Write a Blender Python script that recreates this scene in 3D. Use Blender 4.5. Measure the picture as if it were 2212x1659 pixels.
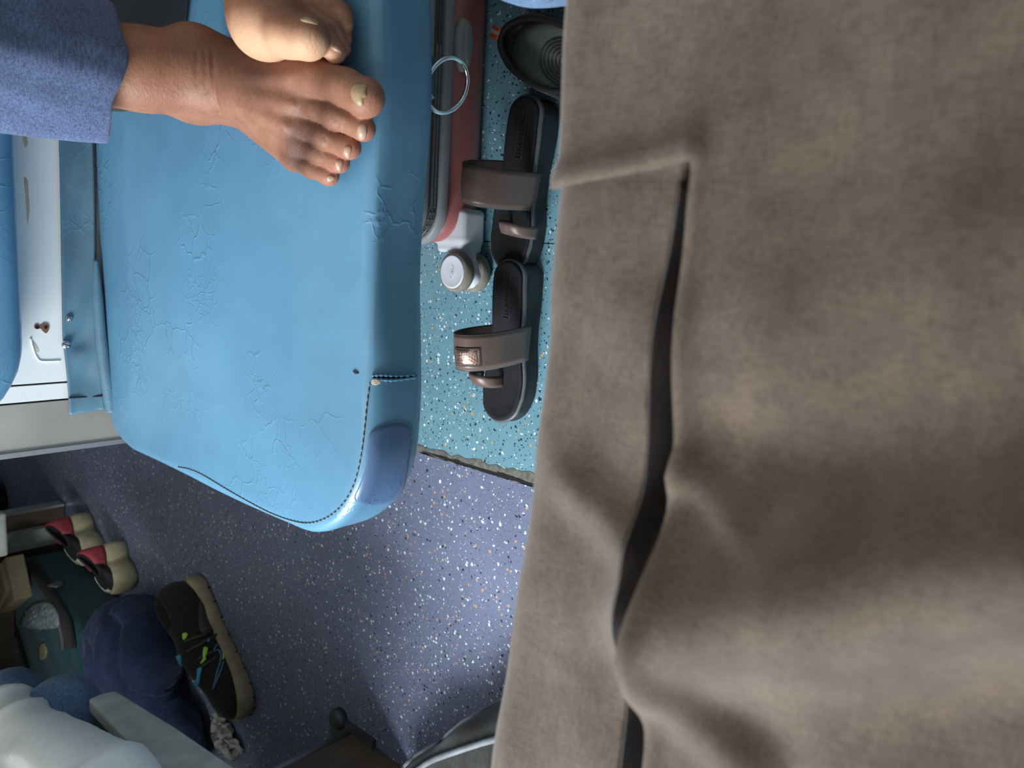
import bpy, bmesh, math, random
import numpy as np
from mathutils import Vector, Matrix

for o in list(bpy.data.objects):
    bpy.data.objects.remove(o, do_unlink=True)
scene = bpy.context.scene
C = scene.collection
random.seed(4); RNG = np.random.default_rng(4)

# ------------------------------------------------------------------ camera
FPX = 1662.0; CAM_H = 0.90; SEAT = 0.435
def cam_basis(p, psi, roll):
    p, psi, roll = (math.radians(a) for a in (p, psi, roll))
    h = np.array([-math.sin(psi), math.cos(psi), 0]); r = np.array([math.cos(psi), math.sin(psi), 0]); z = np.array([0, 0, 1.])
    fw = h*math.cos(p) - z*math.sin(p); up = h*math.sin(p) + z*math.cos(p)
    return r*math.cos(roll) + up*math.sin(roll), -r*math.sin(roll) + up*math.cos(roll), fw
CR, CU, CF = cam_basis(48, 13.5, -7)
CAM = np.array([0, 0, CAM_H])
cam_d = bpy.data.cameras.new('camera'); cam = bpy.data.objects.new('camera', cam_d); C.objects.link(cam)
cam_d.sensor_fit = 'HORIZONTAL'; cam_d.sensor_width = 36; cam_d.lens = FPX/2212*36
cam_d.clip_start = 0.02; cam_d.clip_end = 50
X, Y, Z = -CU, CR, -CF            # the phone is held on its side
cam.matrix_world = Matrix(((X[0], Y[0], Z[0], 0), (X[1], Y[1], Z[1], 0), (X[2], Y[2], Z[2], CAM_H), (0, 0, 0, 1)))
cam_d.dof.use_dof = True; cam_d.dof.focus_distance = 0.95; cam_d.dof.aperture_fstop = 9.0
scene.camera = cam

def ray(x, y):
    return CR*((1659-y)-829.5)/FPX - CU*(x-1106)/FPX + CF
def A(x, y, z):                   # where the sight line of a pixel meets the level z
    d = ray(x, y); t = (z-CAM_H)/d[2]; return CAM + d*t
def AY(x, y, Y):
    d = ray(x, y); return CAM + d*(Y/d[1])
def AX(x, y, X):
    d = ray(x, y); return CAM + d*(X/d[0])

# ------------------------------------------------------------------ world, lights, exposure
w = bpy.data.worlds.new('world'); scene.world = w; w.use_nodes = True
bg = w.node_tree.nodes['Background']; bg.inputs[0].default_value = (0.75, 0.87, 1.0, 1); bg.inputs[1].default_value = 1.0
def area(name, loc, rot, sx, sy, power, col):
    l = bpy.data.lights.new(name, 'AREA'); l.shape = 'RECTANGLE'; l.size = sx; l.size_y = sy; l.energy = power; l.color = col
    o = bpy.data.objects.new(name, l); C.objects.link(o); o.location = loc; o.rotation_euler = rot
    return o
WIN_Y = (0.25, 1.00); WIN_Z = (0.85, 1.70)
area('window_daylight', (-1.54, sum(WIN_Y)/2, sum(WIN_Z)/2), (0, math.radians(-90), 0), WIN_Z[1]-WIN_Z[0], WIN_Y[1]-WIN_Y[0], 74, (0.90, 0.96, 1.0))
area('ceiling_lamp_light', (-0.55, 0.35, 2.14), (0, 0, 0), 0.35, 1.1, 3, (1.0, 0.95, 0.87))
vs = scene.view_settings
vs.view_transform = 'Standard'; vs.look = 'None'; vs.gamma = 1.0; vs.use_curve_mapping = False; vs.exposure = 0.0

# ------------------------------------------------------------------ materials
class MatB:
    def __init__(s, name, rough=0.6, metal=0.0, spec=0.5):
        s.m = bpy.data.materials.new(name); s.m.use_nodes = True; s.nt = s.m.node_tree; s.N = s.nt.nodes
        s.b = s.N['Principled BSDF']; s.b.inputs['Roughness'].default_value = rough; s.b.inputs['Metallic'].default_value = metal
        s.b.inputs['Specular IOR Level'].default_value = spec
        s.tc = s.N.new('ShaderNodeTexCoord'); s.vec = s.tc.outputs['Object']; s._bump = None
    def link(s, a, b): s.nt.links.new(a, b)
    def val(s, sock, v):
        if hasattr(v, 'is_output') or isinstance(v, bpy.types.NodeSocket): s.link(v, sock)
        else: sock.default_value = v
    def mapping(s, scale=(1, 1, 1), rot=(0, 0, 0), loc=(0, 0, 0), vec=None):
        n = s.N.new('ShaderNodeMapping'); s.link(vec or s.vec, n.inputs[0]); n.inputs['Scale'].default_value = scale
        n.inputs['Rotation'].default_value = rot; n.inputs['Location'].default_value = loc; return n.outputs[0]
    def noise(s, scale, detail=3, rough=0.5, dist=0.0, vec=None):
        n = s.N.new('ShaderNodeTexNoise'); s.link(vec or s.vec, n.inputs['Vector']); n.inputs['Scale'].default_value = scale
        n.inputs['Detail'].default_value = detail; n.inputs['Roughness'].default_value = rough; n.inputs['Distortion'].default_value = dist
        return n.outputs['Fac']
    def voronoi(s, scale, feature='F1', vec=None, rand=1.0):
        n = s.N.new('ShaderNodeTexVoronoi'); s.link(vec or s.vec, n.inputs['Vector']); n.feature = feature
        n.inputs['Scale'].default_value = scale; n.inputs['Randomness'].default_value = rand; return n
    def ramp(s, fac, stops, interp='LINEAR'):
        n = s.N.new('ShaderNodeValToRGB'); s.link(fac, n.inputs[0]); r = n.color_ramp; r.interpolation = interp
        while len(r.elements) < len(stops): r.elements.new(0.5)
        for e, (p, c) in zip(r.elements, stops):
            e.position = p; e.color = (*c, 1) if len(c) == 3 else c
        return n.outputs[0]
    def rampf(s, fac, a, b, lo=0.0, hi=1.0):
        n = s.N.new('ShaderNodeMapRange'); n.inputs[1].default_value = a; n.inputs[2].default_value = b
        n.inputs[3].default_value = lo; n.inputs[4].default_value = hi; s.link(fac, n.inputs[0]); return n.outputs[0]
    def math(s, op, a, b=0.0):
        n = s.N.new('ShaderNodeMath'); n.operation = op; s.val(n.inputs[0], a); s.val(n.inputs[1], b); return n.outputs[0]
    def mix(s, fac, a, b, mode='MIX'):
        n = s.N.new('ShaderNodeMix'); n.data_type = 'RGBA'; n.blend_type = mode; s.val(n.inputs[0], fac)
        for k, v in ((6, a), (7, b)):
            if isinstance(v, tuple): n.inputs[k].default_value = (*v, 1) if len(v) == 3 else v
            else: s.link(v, n.inputs[k])
        return n.outputs[2]
    def color(s, c):
        if isinstance(c, tuple): s.b.inputs['Base Color'].default_value = (*c, 1)
        else: s.link(c, s.b.inputs['Base Color'])
        return s
    def bump(s, h, strength=0.3, dist=0.002):
        n = s.N.new('ShaderNodeBump'); n.inputs['Strength'].default_value = strength; n.inputs['Distance'].default_value = dist
        s.link(h, n.inputs['Height'])
        if s._bump: s.link(s._bump, n.inputs['Normal'])
        s._bump = n.outputs[0]; s.link(s._bump, s.b.inputs['Normal']); return s
    def rough(s, r): s.link(r, s.b.inputs['Roughness']); return s

def plain(name, col, rough=0.6, metal=0.0, var=0.12, scale=30, bump=0.0, bscale=300, bd=0.001, spec=0.5):
    k = MatB(name, rough, metal, spec); n = k.noise(scale, 4)
    k.color(k.ramp(n, [(0.25, tuple(c*(1-var) for c in col)), (0.75, tuple(min(1, c*(1+var)) for c in col))]))
    if bump: k.bump(k.noise(bscale, 2), bump, bd)
    return k.m

def vinyl(name, col, rough=0.32, crack=0.5, dirt=0.0):
    k = MatB(name, rough)
    n = k.noise(6, 5, 0.6)
    base = k.ramp(n, [(0.3, tuple(c*0.9 for c in col)), (0.7, tuple(min(1, c*1.1) for c in col))])
    if dirt:
        d = k.rampf(k.noise(22, 6, 0.7), 0.5, 0.75, 0, dirt)
        base = k.mix(d, base, (0.10, 0.12, 0.13))
    k.color(base)
    # long creases with random strength, fine leather grain, slow dents
    wv = k.N.new('ShaderNodeVectorMath'); wv.operation = 'ADD'
    nn = k.N.new('ShaderNodeTexNoise'); k.link(k.vec, nn.inputs['Vector']); nn.inputs['Scale'].default_value = 25; nn.inputs['Detail'].default_value = 4
    sc = k.N.new('ShaderNodeVectorMath'); sc.operation = 'SCALE'; k.link(nn.outputs['Color'], sc.inputs[0]); sc.inputs['Scale'].default_value = 0.045
    k.link(k.vec, wv.inputs[0]); k.link(sc.outputs[0], wv.inputs[1])
    v = k.voronoi(26, 'DISTANCE_TO_EDGE', wv.outputs[0]).outputs['Distance']
    line = k.rampf(v, 0.0, 0.05, 1, 0)
    msk = k.rampf(k.noise(9, 2), 0.52, 0.66, 0, 1)
    v2 = k.voronoi(60, 'DISTANCE_TO_EDGE', wv.outputs[0]).outputs['Distance']
    line2 = k.math('MULTIPLY', k.rampf(v2, 0.0, 0.07, 1, 0), k.rampf(k.noise(7.3, 2), 0.56, 0.7, 0, 0.6))
    h = k.math('ADD', k.math('MULTIPLY', line, msk), line2)
    k.bump(h, crack, 0.0012)
    k.bump(k.noise(900, 2), 0.10, 0.0006)
    k.bump(k.noise(7, 2), 0.35, 0.012)
    return k.m

def lino(name, base, chip_scale, dens, white=(0.82, 0.86, 0.84), orange=(0.62, 0.36, 0.10), dark=(0.02, 0.035, 0.07)):
    k = MatB(name, 0.42, spec=0.35)
    col = k.ramp(k.noise(5, 5, 0.6), [(0.3, tuple(c*0.88 for c in base)), (0.7, tuple(c*1.1 for c in base))])
    # chips pressed into the sheet
    def layer(col, scale, seed, th, stops):
        mp = k.mapping((1, 1, 1), loc=(seed, seed*1.7, 0))
        ns = k.N.new('ShaderNodeTexNoise'); k.link(mp, ns.inputs['Vector']); ns.inputs['Scale'].default_value = scale*1.3; ns.inputs['Detail'].default_value = 1
        sc = k.N.new('ShaderNodeVectorMath'); sc.operation = 'SCALE'; k.link(ns.outputs['Color'], sc.inputs[0]); sc.inputs['Scale'].default_value = 0.9/scale
        ad = k.N.new('ShaderNodeVectorMath'); ad.operation = 'ADD'; k.link(mp, ad.inputs[0]); k.link(sc.outputs[0], ad.inputs[1])
        v = k.voronoi(scale, 'F1', ad.outputs[0])
        sep = k.N.new('ShaderNodeSeparateColor'); k.link(v.outputs['Color'], sep.inputs[0])
        size = k.math('MULTIPLY', sep.outputs[1], th)
        m = k.math('LESS_THAN', v.outputs['Distance'], size)
        on = k.math('LESS_THAN', sep.outputs[2], dens)
        cc = k.ramp(sep.outputs[0], stops, 'CONSTANT')
        return k.mix(k.math('MULTIPLY', m, on), col, cc)
    st = [(0.0, white), (0.42, orange), (0.68, dark)]
    col = layer(col, chip_scale, 3.1, 0.42, st)
    col = layer(col, chip_scale*1.5, 7.7, 0.38, [(0.0, white), (0.35, dark), (0.9, orange)])
    col = layer(col, chip_scale*2.6, 1.3, 0.36, [(0.0, dark), (0.8, white)])
    dirt = k.rampf(k.noise(3.2, 6, 0.7), 0.52, 0.8, 0, 0.35)
    col = k.mix(dirt, col, (0.12, 0.13, 0.13))
    k.color(col); k.bump(k.noise(200, 2), 0.08, 0.001)
    return k.m

def fabric(name, col, col2, scale=900, rough=0.9, var=0.12, bump=0.35, vs=25):
    k = MatB(name, rough, spec=0.2); k.b.inputs['Sheen Weight'].default_value = 0.15
    a = k.noise(scale*0.5, 2, vec=k.mapping((1, 0.12, 1))); b = k.noise(scale*0.5, 2, vec=k.mapping((0.12, 1, 1)))
    t = k.math('MULTIPLY', k.math('ADD', a, b), 0.5)
    c = k.ramp(t, [(0.35, col2), (0.62, col)])
    d = k.rampf(k.noise(vs, 4), 0.3, 0.75, 1-var, 1+var)
    hs = k.N.new('ShaderNodeHueSaturation'); k.link(c, hs.inputs['Color']); k.link(d, hs.inputs['Value'])
    k.color(hs.outputs[0]); k.bump(t, bump, 0.0008)
    return k.m

M = {}
M['vinyl'] = vinyl('blue_vinyl', (0.105, 0.250, 0.385))
M['vinyl_dull'] = vinyl('grimy_blue_vinyl', (0.095, 0.20, 0.28), 0.35, 0.4, dirt=0.5)
M['vinyl_patch'] = vinyl('navy_vinyl', (0.075, 0.145, 0.27), 0.30, 1.0)
M['lino_bay'] = lino('teal_linoleum', (0.155, 0.315, 0.385), 105, 0.42)
M['lino_aisle'] = lino('violet_linoleum', (0.165, 0.19, 0.29), 150, 0.42, white=(0.75, 0.80, 0.85), orange=(0.55, 0.34, 0.2))
M['dirt'] = plain('floor_grime', (0.03, 0.028, 0.026), 0.9, bump=0.5, bscale=150)
M['white_paint'] = plain('white_painted_panel', (0.88, 0.90, 0.89), 0.35, var=0.03, scale=8)
M['rust'] = plain('rust', (0.20, 0.10, 0.06), 0.9, bump=0.4)
M['black'] = plain('black_void', (0.006, 0.006, 0.007), 0.9)
M['rust_stain'] = plain('rust_stain', (0.55, 0.47, 0.36), 0.6, var=0.25, scale=90)
M['laminate'] = plain('beige_laminate', (0.34, 0.32, 0.29), 0.4, var=0.18, scale=9)
M['laminate_dark'] = plain('brown_laminate', (0.12, 0.09, 0.065), 0.55, var=0.3, scale=14, bump=0.2)
M['gray_paint'] = plain('grey_green_paint', (0.43, 0.46, 0.42), 0.55, var=0.3, scale=18, bump=0.15, bscale=80)
M['alu'] = plain('aluminium', (0.62, 0.63, 0.62), 0.35, 0.9, var=0.08)
M['chrome'] = plain('chrome', (0.70, 0.70, 0.70), 0.14, 1.0, var=0.05)
M['dull_metal'] = plain('dull_metal', (0.35, 0.36, 0.36), 0.4, 0.8)
M['dark_steel'] = plain('dark_steel', (0.10, 0.105, 0.11), 0.5, 0.5)
M['ceiling'] = plain('cream_ceiling', (0.62, 0.60, 0.55), 0.6, var=0.05)
M['wall_cream'] = plain('cream_wall', (0.55, 0.54, 0.50), 0.5, var=0.06)
M['pink'] = plain('pink_shell', (0.42, 0.15, 0.14), 0.34, var=0.10, scale=12, bump=0.06, bscale=120)
M['gray_rim'] = plain('grey_rim_plastic', (0.33, 0.35, 0.37), 0.42, var=0.08)
M['tape'] = fabric('zip_and_shade_strip', (0.12, 0.125, 0.12), (0.07, 0.075, 0.07), 1500)
M['zip'] = plain('zip_teeth', (0.10, 0.11, 0.13), 0.35, 0.3)
M['white_plastic'] = plain('white_plastic', (0.66, 0.69, 0.75), 0.32, var=0.04)
M['white_emboss'] = plain('white_plastic_emboss', (0.58, 0.61, 0.66), 0.3, var=0.03)
M['tyre'] = plain('dusty_tyre', (0.22, 0.20, 0.165), 0.8, var=0.25, scale=60, bump=0.3)
M['foot_pad'] = plain('grey_pad', (0.36, 0.37, 0.35), 0.5)
M['footbed'] = plain('black_footbed', (0.008, 0.008, 0.010), 0.8, var=0.35, scale=60, bump=0.25, bscale=500)
M['outsole'] = plain('charcoal_outsole', (0.016, 0.024, 0.028), 0.45, var=0.25, scale=40, bump=0.15, bscale=260)
M['edge_gray'] = plain('grey_welt', (0.11, 0.12, 0.13), 0.35, var=0.2)
M['strap'] = plain('brown_strap', (0.155, 0.10, 0.085), 0.38, var=0.10, scale=40, bump=0.12, bscale=600)
M['strap_in'] = plain('dark_strap_lining', (0.07, 0.05, 0.045), 0.8)
M['badge'] = None
M['label_gray'] = plain('label_grey', (0.045, 0.047, 0.047), 0.5)
M['stitch'] = plain('stitch_thread', (0.16, 0.20, 0.22), 0.8)
M['thread_dark'] = plain('dark_thread', (0.015, 0.02, 0.03), 0.9)
M['thread_blue'] = plain('blue_thread', (0.07, 0.22, 0.36), 0.8)
M['foam'] = plain('foam', (0.55, 0.45, 0.36), 0.95, bump=0.5, bscale=500)
M['knit'] = fabric('charcoal_knit', (0.075, 0.077, 0.08), (0.018, 0.018, 0.02), 700, bump=0.9)
M['shoe_black'] = plain('shoe_black', (0.016, 0.016, 0.018), 0.7, bump=0.3)
M['insole'] = fabric('grey_insole', (0.24, 0.25, 0.24), (0.17, 0.175, 0.17), 900)
M['insole_dark'] = plain('insole_groove', (0.07, 0.075, 0.07), 0.8)
M['orange'] = plain('orange_tab', (0.75, 0.13, 0.05), 0.6)
M['salmon'] = plain('salmon_net', (0.60, 0.24, 0.15), 0.6)
M['shoe_white'] = plain('off_white_foam', (0.58, 0.58, 0.50), 0.7)
M['cream_sole'] = plain('cream_sole', (0.55, 0.50, 0.32), 0.8, var=0.15, scale=50, bump=0.2)
M['red_heel'] = plain('red_heel', (0.44, 0.06, 0.085), 0.5, var=0.15)
M['silver'] = plain('silver_trim', (0.50, 0.52, 0.50), 0.4, 0.3)
M['sneaker'] = fabric('charcoal_mesh', (0.040, 0.039, 0.034), (0.014, 0.014, 0.013), 900)
M['sneaker_over'] = plain('olive_overlay', (0.065, 0.062, 0.05), 0.6)
M['sneaker_sole'] = plain('tan_sole', (0.36, 0.30, 0.20), 0.85, var=0.2, scale=40, bump=0.3)
M['lime'] = plain('lime_lace', (0.48, 0.85, 0.10), 0.5)
M['cyan'] = plain('cyan_lace', (0.10, 0.45, 0.75), 0.5)
M['swoosh'] = plain('slate_blue_print', (0.10, 0.24, 0.38), 0.5)
M['teal_bag'] = fabric('teal_nylon', (0.018, 0.095, 0.11), (0.012, 0.06, 0.075), 500, rough=0.45)
M['webbing'] = fabric('black_webbing', (0.022, 0.022, 0.024), (0.01, 0.01, 0.011), 600)
M['navy'] = fabric('navy_nylon', (0.036, 0.055, 0.125), (0.022, 0.036, 0.088), 700, var=0.2)
M['black_bag'] = fabric('dusty_black_nylon', (0.035, 0.034, 0.034), (0.018, 0.018, 0.018), 400, var=0.4, vs=14)
M['piping'] = plain('worn_piping', (0.15, 0.17, 0.19), 0.5, var=0.3)
M['card'] = plain('cardboard', (0.32, 0.27, 0.17), 0.9, var=0.15)
M['paper'] = plain('crumpled_paper', (0.42, 0.42, 0.39), 0.8)
M['denim'] = fabric('denim', (0.13, 0.22, 0.36), (0.07, 0.12, 0.22), 600, var=0.2)
M['white_cloth'] = fabric('white_cotton', (0.80, 0.83, 0.81), (0.74, 0.77, 0.76), 900, var=0.03, bump=0.15)
M['chambray'] = fabric('blue_chambray', (0.100, 0.145, 0.275), (0.045, 0.058, 0.105), 1500, var=0.2)
M['shirt_dark'] = fabric('dark_shirt', (0.010, 0.011, 0.015), (0.006, 0.007, 0.009), 700)
M['canvas'] = fabric('brown_canvas', (0.130, 0.098, 0.078), (0.078, 0.056, 0.042), 2600, var=0.22, bump=0.35, vs=45)
M['hair'] = plain('dark_hair', (0.012, 0.010, 0.009), 0.6)

def foil_mat():
    k = MatB('rose_foil_badge', 0.22, 0.9)
    c = k.N.new('ShaderNodeTexChecker'); k.link(k.mapping((1, 1, 1), rot=(0, 0, 0.78)), c.inputs['Vector']); c.inputs['Scale'].default_value = 330
    k.color(k.mix(c.outputs['Fac'], (0.95, 0.66, 0.56), (0.60, 0.36, 0.30))); k.bump(c.outputs['Fac'], 0.25, 0.0005)
    return k.m
M['badge'] = foil_mat()
def glass_mat():
    k = MatB('window_glass', 0.05); k.color((0.8, 0.9, 0.95)); k.b.inputs['Transmission Weight'].default_value = 1.0; k.b.inputs['IOR'].default_value = 1.01
    return k.m
M['glass'] = glass_mat()
def plastic_wrap():
    k = MatB('clear_wrapper', 0.12, spec=0.9); k.color((0.42, 0.50, 0.52)); k.b.inputs['Transmission Weight'].default_value = 0.35
    k.bump(k.noise(60, 3), 0.9, 0.01); return k.m
M['wrap'] = plastic_wrap()

# skin: pigment is a vertex attribute (darker knuckles, paler soles)
def skin_mat():
    k = MatB('brown_skin', 0.55, spec=0.4)
    at = k.N.new('ShaderNodeAttribute'); at.attribute_name = 'pigment'
    sep = k.N.new('ShaderNodeSeparateColor'); k.link(at.outputs['Color'], sep.inputs[0])
    n = k.noise(60, 5, 0.65)
    base = k.ramp(n, [(0.3, (0.235, 0.098, 0.055)), (0.7, (0.315, 0.145, 0.088))])
    col = k.mix(sep.outputs[0], base, (0.085, 0.036, 0.026))           # R: dark pigment
    col = k.mix(sep.outputs[1], col, (0.60, 0.36, 0.22))               # G: pale sole
    col = k.mix(sep.outputs[2], col, (0.46, 0.17, 0.125))              # B: pink
    k.color(col); k.b.inputs['Subsurface Weight'].default_value = 0.06; k.b.inputs['Subsurface Radius'].default_value = (0.008, 0.003, 0.0015)
    k.bump(k.noise(420, 3, vec=k.mapping((0.35, 1.0, 1.0))), 0.45, 0.0014)
    k.bump(k.voronoi(520, 'DISTANCE_TO_EDGE').outputs['Distance'], 0.25, 0.0008)
    k.bump(k.noise(1500, 2), 0.12, 0.0006)
    return k.m
M['skin'] = skin_mat()
M['nail'] = plain('toenail', (0.34, 0.23, 0.125), 0.35, var=0.25, scale=200, bump=0.2, bscale=500)
M['nail_pink'] = plain('pale_toenail', (0.46, 0.29, 0.21), 0.3, var=0.15, scale=200)

# ------------------------------------------------------------------ object helpers
ORG = {}
def tag(o, label=None, cat=None, group=None, kind=None):
    if label: o['label'] = label
    if cat: o['category'] = cat
    if group: o['group'] = group
    if kind: o['kind'] = kind
    return o
def thing(name, loc, label, cat, group=None):
    o = bpy.data.objects.new(name, None); C.objects.link(o); o.location = tuple(loc); o.empty_display_size = 0.05
    ORG[o.name] = np.array(loc, float); return tag(o, label, cat, group)
def org(o):
    while o is not None and o.name not in ORG: o = o.parent
    return ORG[o.name] if o else np.zeros(3)
def mesh(name, V, F, mat, parent=None, smooth=True, mats=None, fm=None, origin=None):
    """one mesh object from world-space vertices"""
    V = np.asarray(V, float).reshape(-1, 3)
    if parent is None:
        og = np.array(origin if origin is not None else (V.min(0)+V.max(0))/2*np.array([1, 1, 0])+np.array([0, 0, V[:, 2].min()]))
    else: og = org(parent)
    me = bpy.data.meshes.new(name); me.from_pydata((V-og).tolist(), [], [list(map(int, f)) for f in F]); me.update()
    bm = bmesh.new(); bm.from_mesh(me); bmesh.ops.recalc_face_normals(bm, faces=bm.faces); bm.to_mesh(me); bm.free()
    if smooth: me.polygons.foreach_set('use_smooth', [True]*len(me.polygons))
    for m_ in (mats or [mat]): me.materials.append(M[m_] if isinstance(m_, str) else m_)
    if fm is not None: me.polygons.foreach_set('material_index', fm)
    o = bpy.data.objects.new(name, me); C.objects.link(o)
    if parent is None: o.location = tuple(og); ORG[o.name] = og
    else: o.parent = parent
    return o
def mod(o, typ, **kw):
    m_ = o.modifiers.new(typ.lower(), typ)
    for k_, v in kw.items(): setattr(m_, k_, v)
    return m_
def bevel(o, wd, seg=2): mod(o, 'BEVEL', width=wd, segments=seg, limit_method='ANGLE'); return o
def box_vf(lo, hi):
    x0, y0, z0 = lo; x1, y1, z1 = hi
    V = [(x0, y0, z0), (x1, y0, z0), (x1, y1, z0), (x0, y1, z0), (x0, y0, z1), (x1, y0, z1), (x1, y1, z1), (x0, y1, z1)]
    return V, [(0, 3, 2, 1), (4, 5, 6, 7), (0, 1, 5, 4), (1, 2, 6, 5), (2, 3, 7, 6), (3, 0, 4, 7)]
def box(name, lo, hi, mat, parent=None, bev=0.0):
    V, F = box_vf(lo, hi); o = mesh(name, V, F, mat, parent, smooth=False)
    if bev: bevel(o, bev)
    return o
def struct(o): o['kind'] = 'structure'; return o
def loft(rings, closed=True, cap=True):
    rings = [np.asarray(r, float) for r in rings]; n = len(rings[0]); V = np.concatenate(rings); F = []
    for i in range(len(rings)-1):
        for j in range(n if closed else n-1):
            k = (j+1) % n
            F.append((i*n+j, i*n+k, (i+1)*n+k, (i+1)*n+j))
    if cap and closed:
        F.append(tuple(range(n-1, -1, -1))); F.append(tuple((len(rings)-1)*n+j for j in range(n)))
    return V, F
def merge(parts):
    V = []; F = []; n = 0
    for v, f in parts:
        v = np.asarray(v, float); V.append(v); F += [tuple(i+n for i in q) for q in f]; n += len(v)
    return np.concatenate(V), F
def frames(path):
    path = np.asarray(path, float); T = np.gradient(path, axis=0); T /= np.linalg.norm(T, axis=1)[:, None]+1e-12
    up = np.array([0, 0, 1.]) if abs(T[0][2]) < 0.9 else np.array([1., 0, 0])
    N = []; u = up
    for t in T:
        u = u - t*(u@t); u /= np.linalg.norm(u); N.append(u.copy())
    N = np.array(N); return path, T, N, np.cross(T, N)
def tube(path, r, n=10, closed=False, cap=True):
    path, T, N, Bn = frames(path); r = np.broadcast_to(np.asarray(r, float), (len(path),)); a = np.linspace(0, 2*math.pi, n, endpoint=False)
    rings = [p + rr*(np.cos(a)[:, None]*nn + np.sin(a)[:, None]*bb) for p, rr, nn, bb in zip(path, r, N, Bn)]
    if closed:
        V, F = loft(rings, True, False); m_ = len(rings)
        # match the seam ring by best rotation
        d = [sum(np.linalg.norm(rings[-1][j]-rings[0][(j+s) % n]) for j in range(n)) for s in range(n)]; s = int(np.argmin(d))
        for j in range(n): F.append(((m_-1)*n+j, (m_-1)*n+(j+1) % n, (j+1+s) % n, (j+s) % n))
        return V, F
    return loft(rings, True, cap)
def spline(pts, n):
    pts = np.asarray(pts, float); k = len(pts); t = np.linspace(0, k-1, n); out = []
    for s in t:
        i = min(int(s), k-2); f = s-i
        p0, p1, p2, p3 = pts[max(i-1, 0)], pts[i], pts[i+1], pts[min(i+2, k-1)]
        out.append(0.5*((2*p1)+(-p0+p2)*f+(2*p0-5*p1+4*p2-p3)*f*f+(-p0+3*p1-3*p2+p3)*f**3))
    return np.array(out)
def cspline(pts, n):
    pts = np.asarray(pts, float); k = len(pts); t = np.linspace(0, k, n, endpoint=False); out = []
    for s in t:
        i = int(s) % k; f = s-int(s)
        p0, p1, p2, p3 = pts[(i-1) % k], pts[i], pts[(i+1) % k], pts[(i+2) % k]
        out.append(0.5*((2*p1)+(-p0+p2)*f+(2*p0-5*p1+4*p2-p3)*f*f+(-p0+3*p1-3*p2+p3)*f**3))
    return np.array(out)
def grid_vf(P):
    """P: (a,b,3) surface"""
    a, b = P.shape[:2]; V = P.reshape(-1, 3)
    return V, [(i*b+j, i*b+j+1, (i+1)*b+j+1, (i+1)*b+j) for i in range(a-1) for j in range(b-1)]
def xf(V, loc, ang=0.0, tilt=0.0, flip=False):
    """local (x along, y left, z up) -> world, turned by ang about z"""
    V = np.array(V, float).reshape(-1, 3)
    if flip: V = V*np.array([1, -1, 1])
    c, s = math.cos(ang), math.sin(ang)
    R = np.array([[c, -s, 0], [s, c, 0], [0, 0, 1]])
    if tilt:
        ct, st_ = math.cos(tilt), math.sin(tilt); R = R @ np.array([[1, 0, 0], [0, ct, -st_], [0, st_, ct]])
    return V @ R.T + np.array(loc)
def text_vf(body, size, depth=0.0006):
    cu = bpy.data.curves.new('t', 'FONT'); cu.body = body; cu.size = size; cu.extrude = depth; cu.align_x = 'CENTER'; cu.align_y = 'CENTER'
    o = bpy.data.objects.new('t', cu); C.objects.link(o); dg = bpy.context.evaluated_depsgraph_get()
    me = bpy.data.meshes.new_from_object(o.evaluated_get(dg)); V = np.array([v.co[:] for v in me.vertices]); F = [tuple(p.vertices) for p in me.polygons]
    bpy.data.objects.remove(o); bpy.data.meshes.remove(me); return V, F

# ---------- signed-distance shapes, meshed as one continuous skin
def smin(a, b, k):
    h = np.clip(0.5+0.5*(b-a)/k, 0, 1); return b*(1-h)+a*h-k*h*(1-h)
def smax(a, b, k): return -smin(-a, -b, k)
def rc(P, a, b, ra, rb):
    a = np.asarray(a, np.float32); b = np.asarray(b, np.float32); d = b-a; q = P-a
    t = np.clip((q@d)/float(d@d), 0, 1); return np.linalg.norm(q-t[..., None]*d, axis=-1)-(ra+(rb-ra)*t)
def ell(P, c, r):
    r = np.asarray(r, np.float32); q = (P-np.asarray(c, np.float32))/r; k0 = np.linalg.norm(q, axis=-1)
    k1 = np.linalg.norm(q/r, axis=-1)+1e-9; return k0*(k0-1)/k1
def rbox(P, c, hs, r):
    q = np.abs(P-np.asarray(c, np.float32))-(np.asarray(hs, np.float32)-r)
    return np.linalg.norm(np.maximum(q, 0), axis=-1)+np.minimum(q.max(-1), 0)-r
def chain(P, pts, k=0.004):
    d = None
    for (a, ra), (b, rb) in zip(pts[:-1], pts[1:]):
        e = rc(P, a, b, ra, rb); d = e if d is None else smin(d, e, k)
    return d
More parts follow.
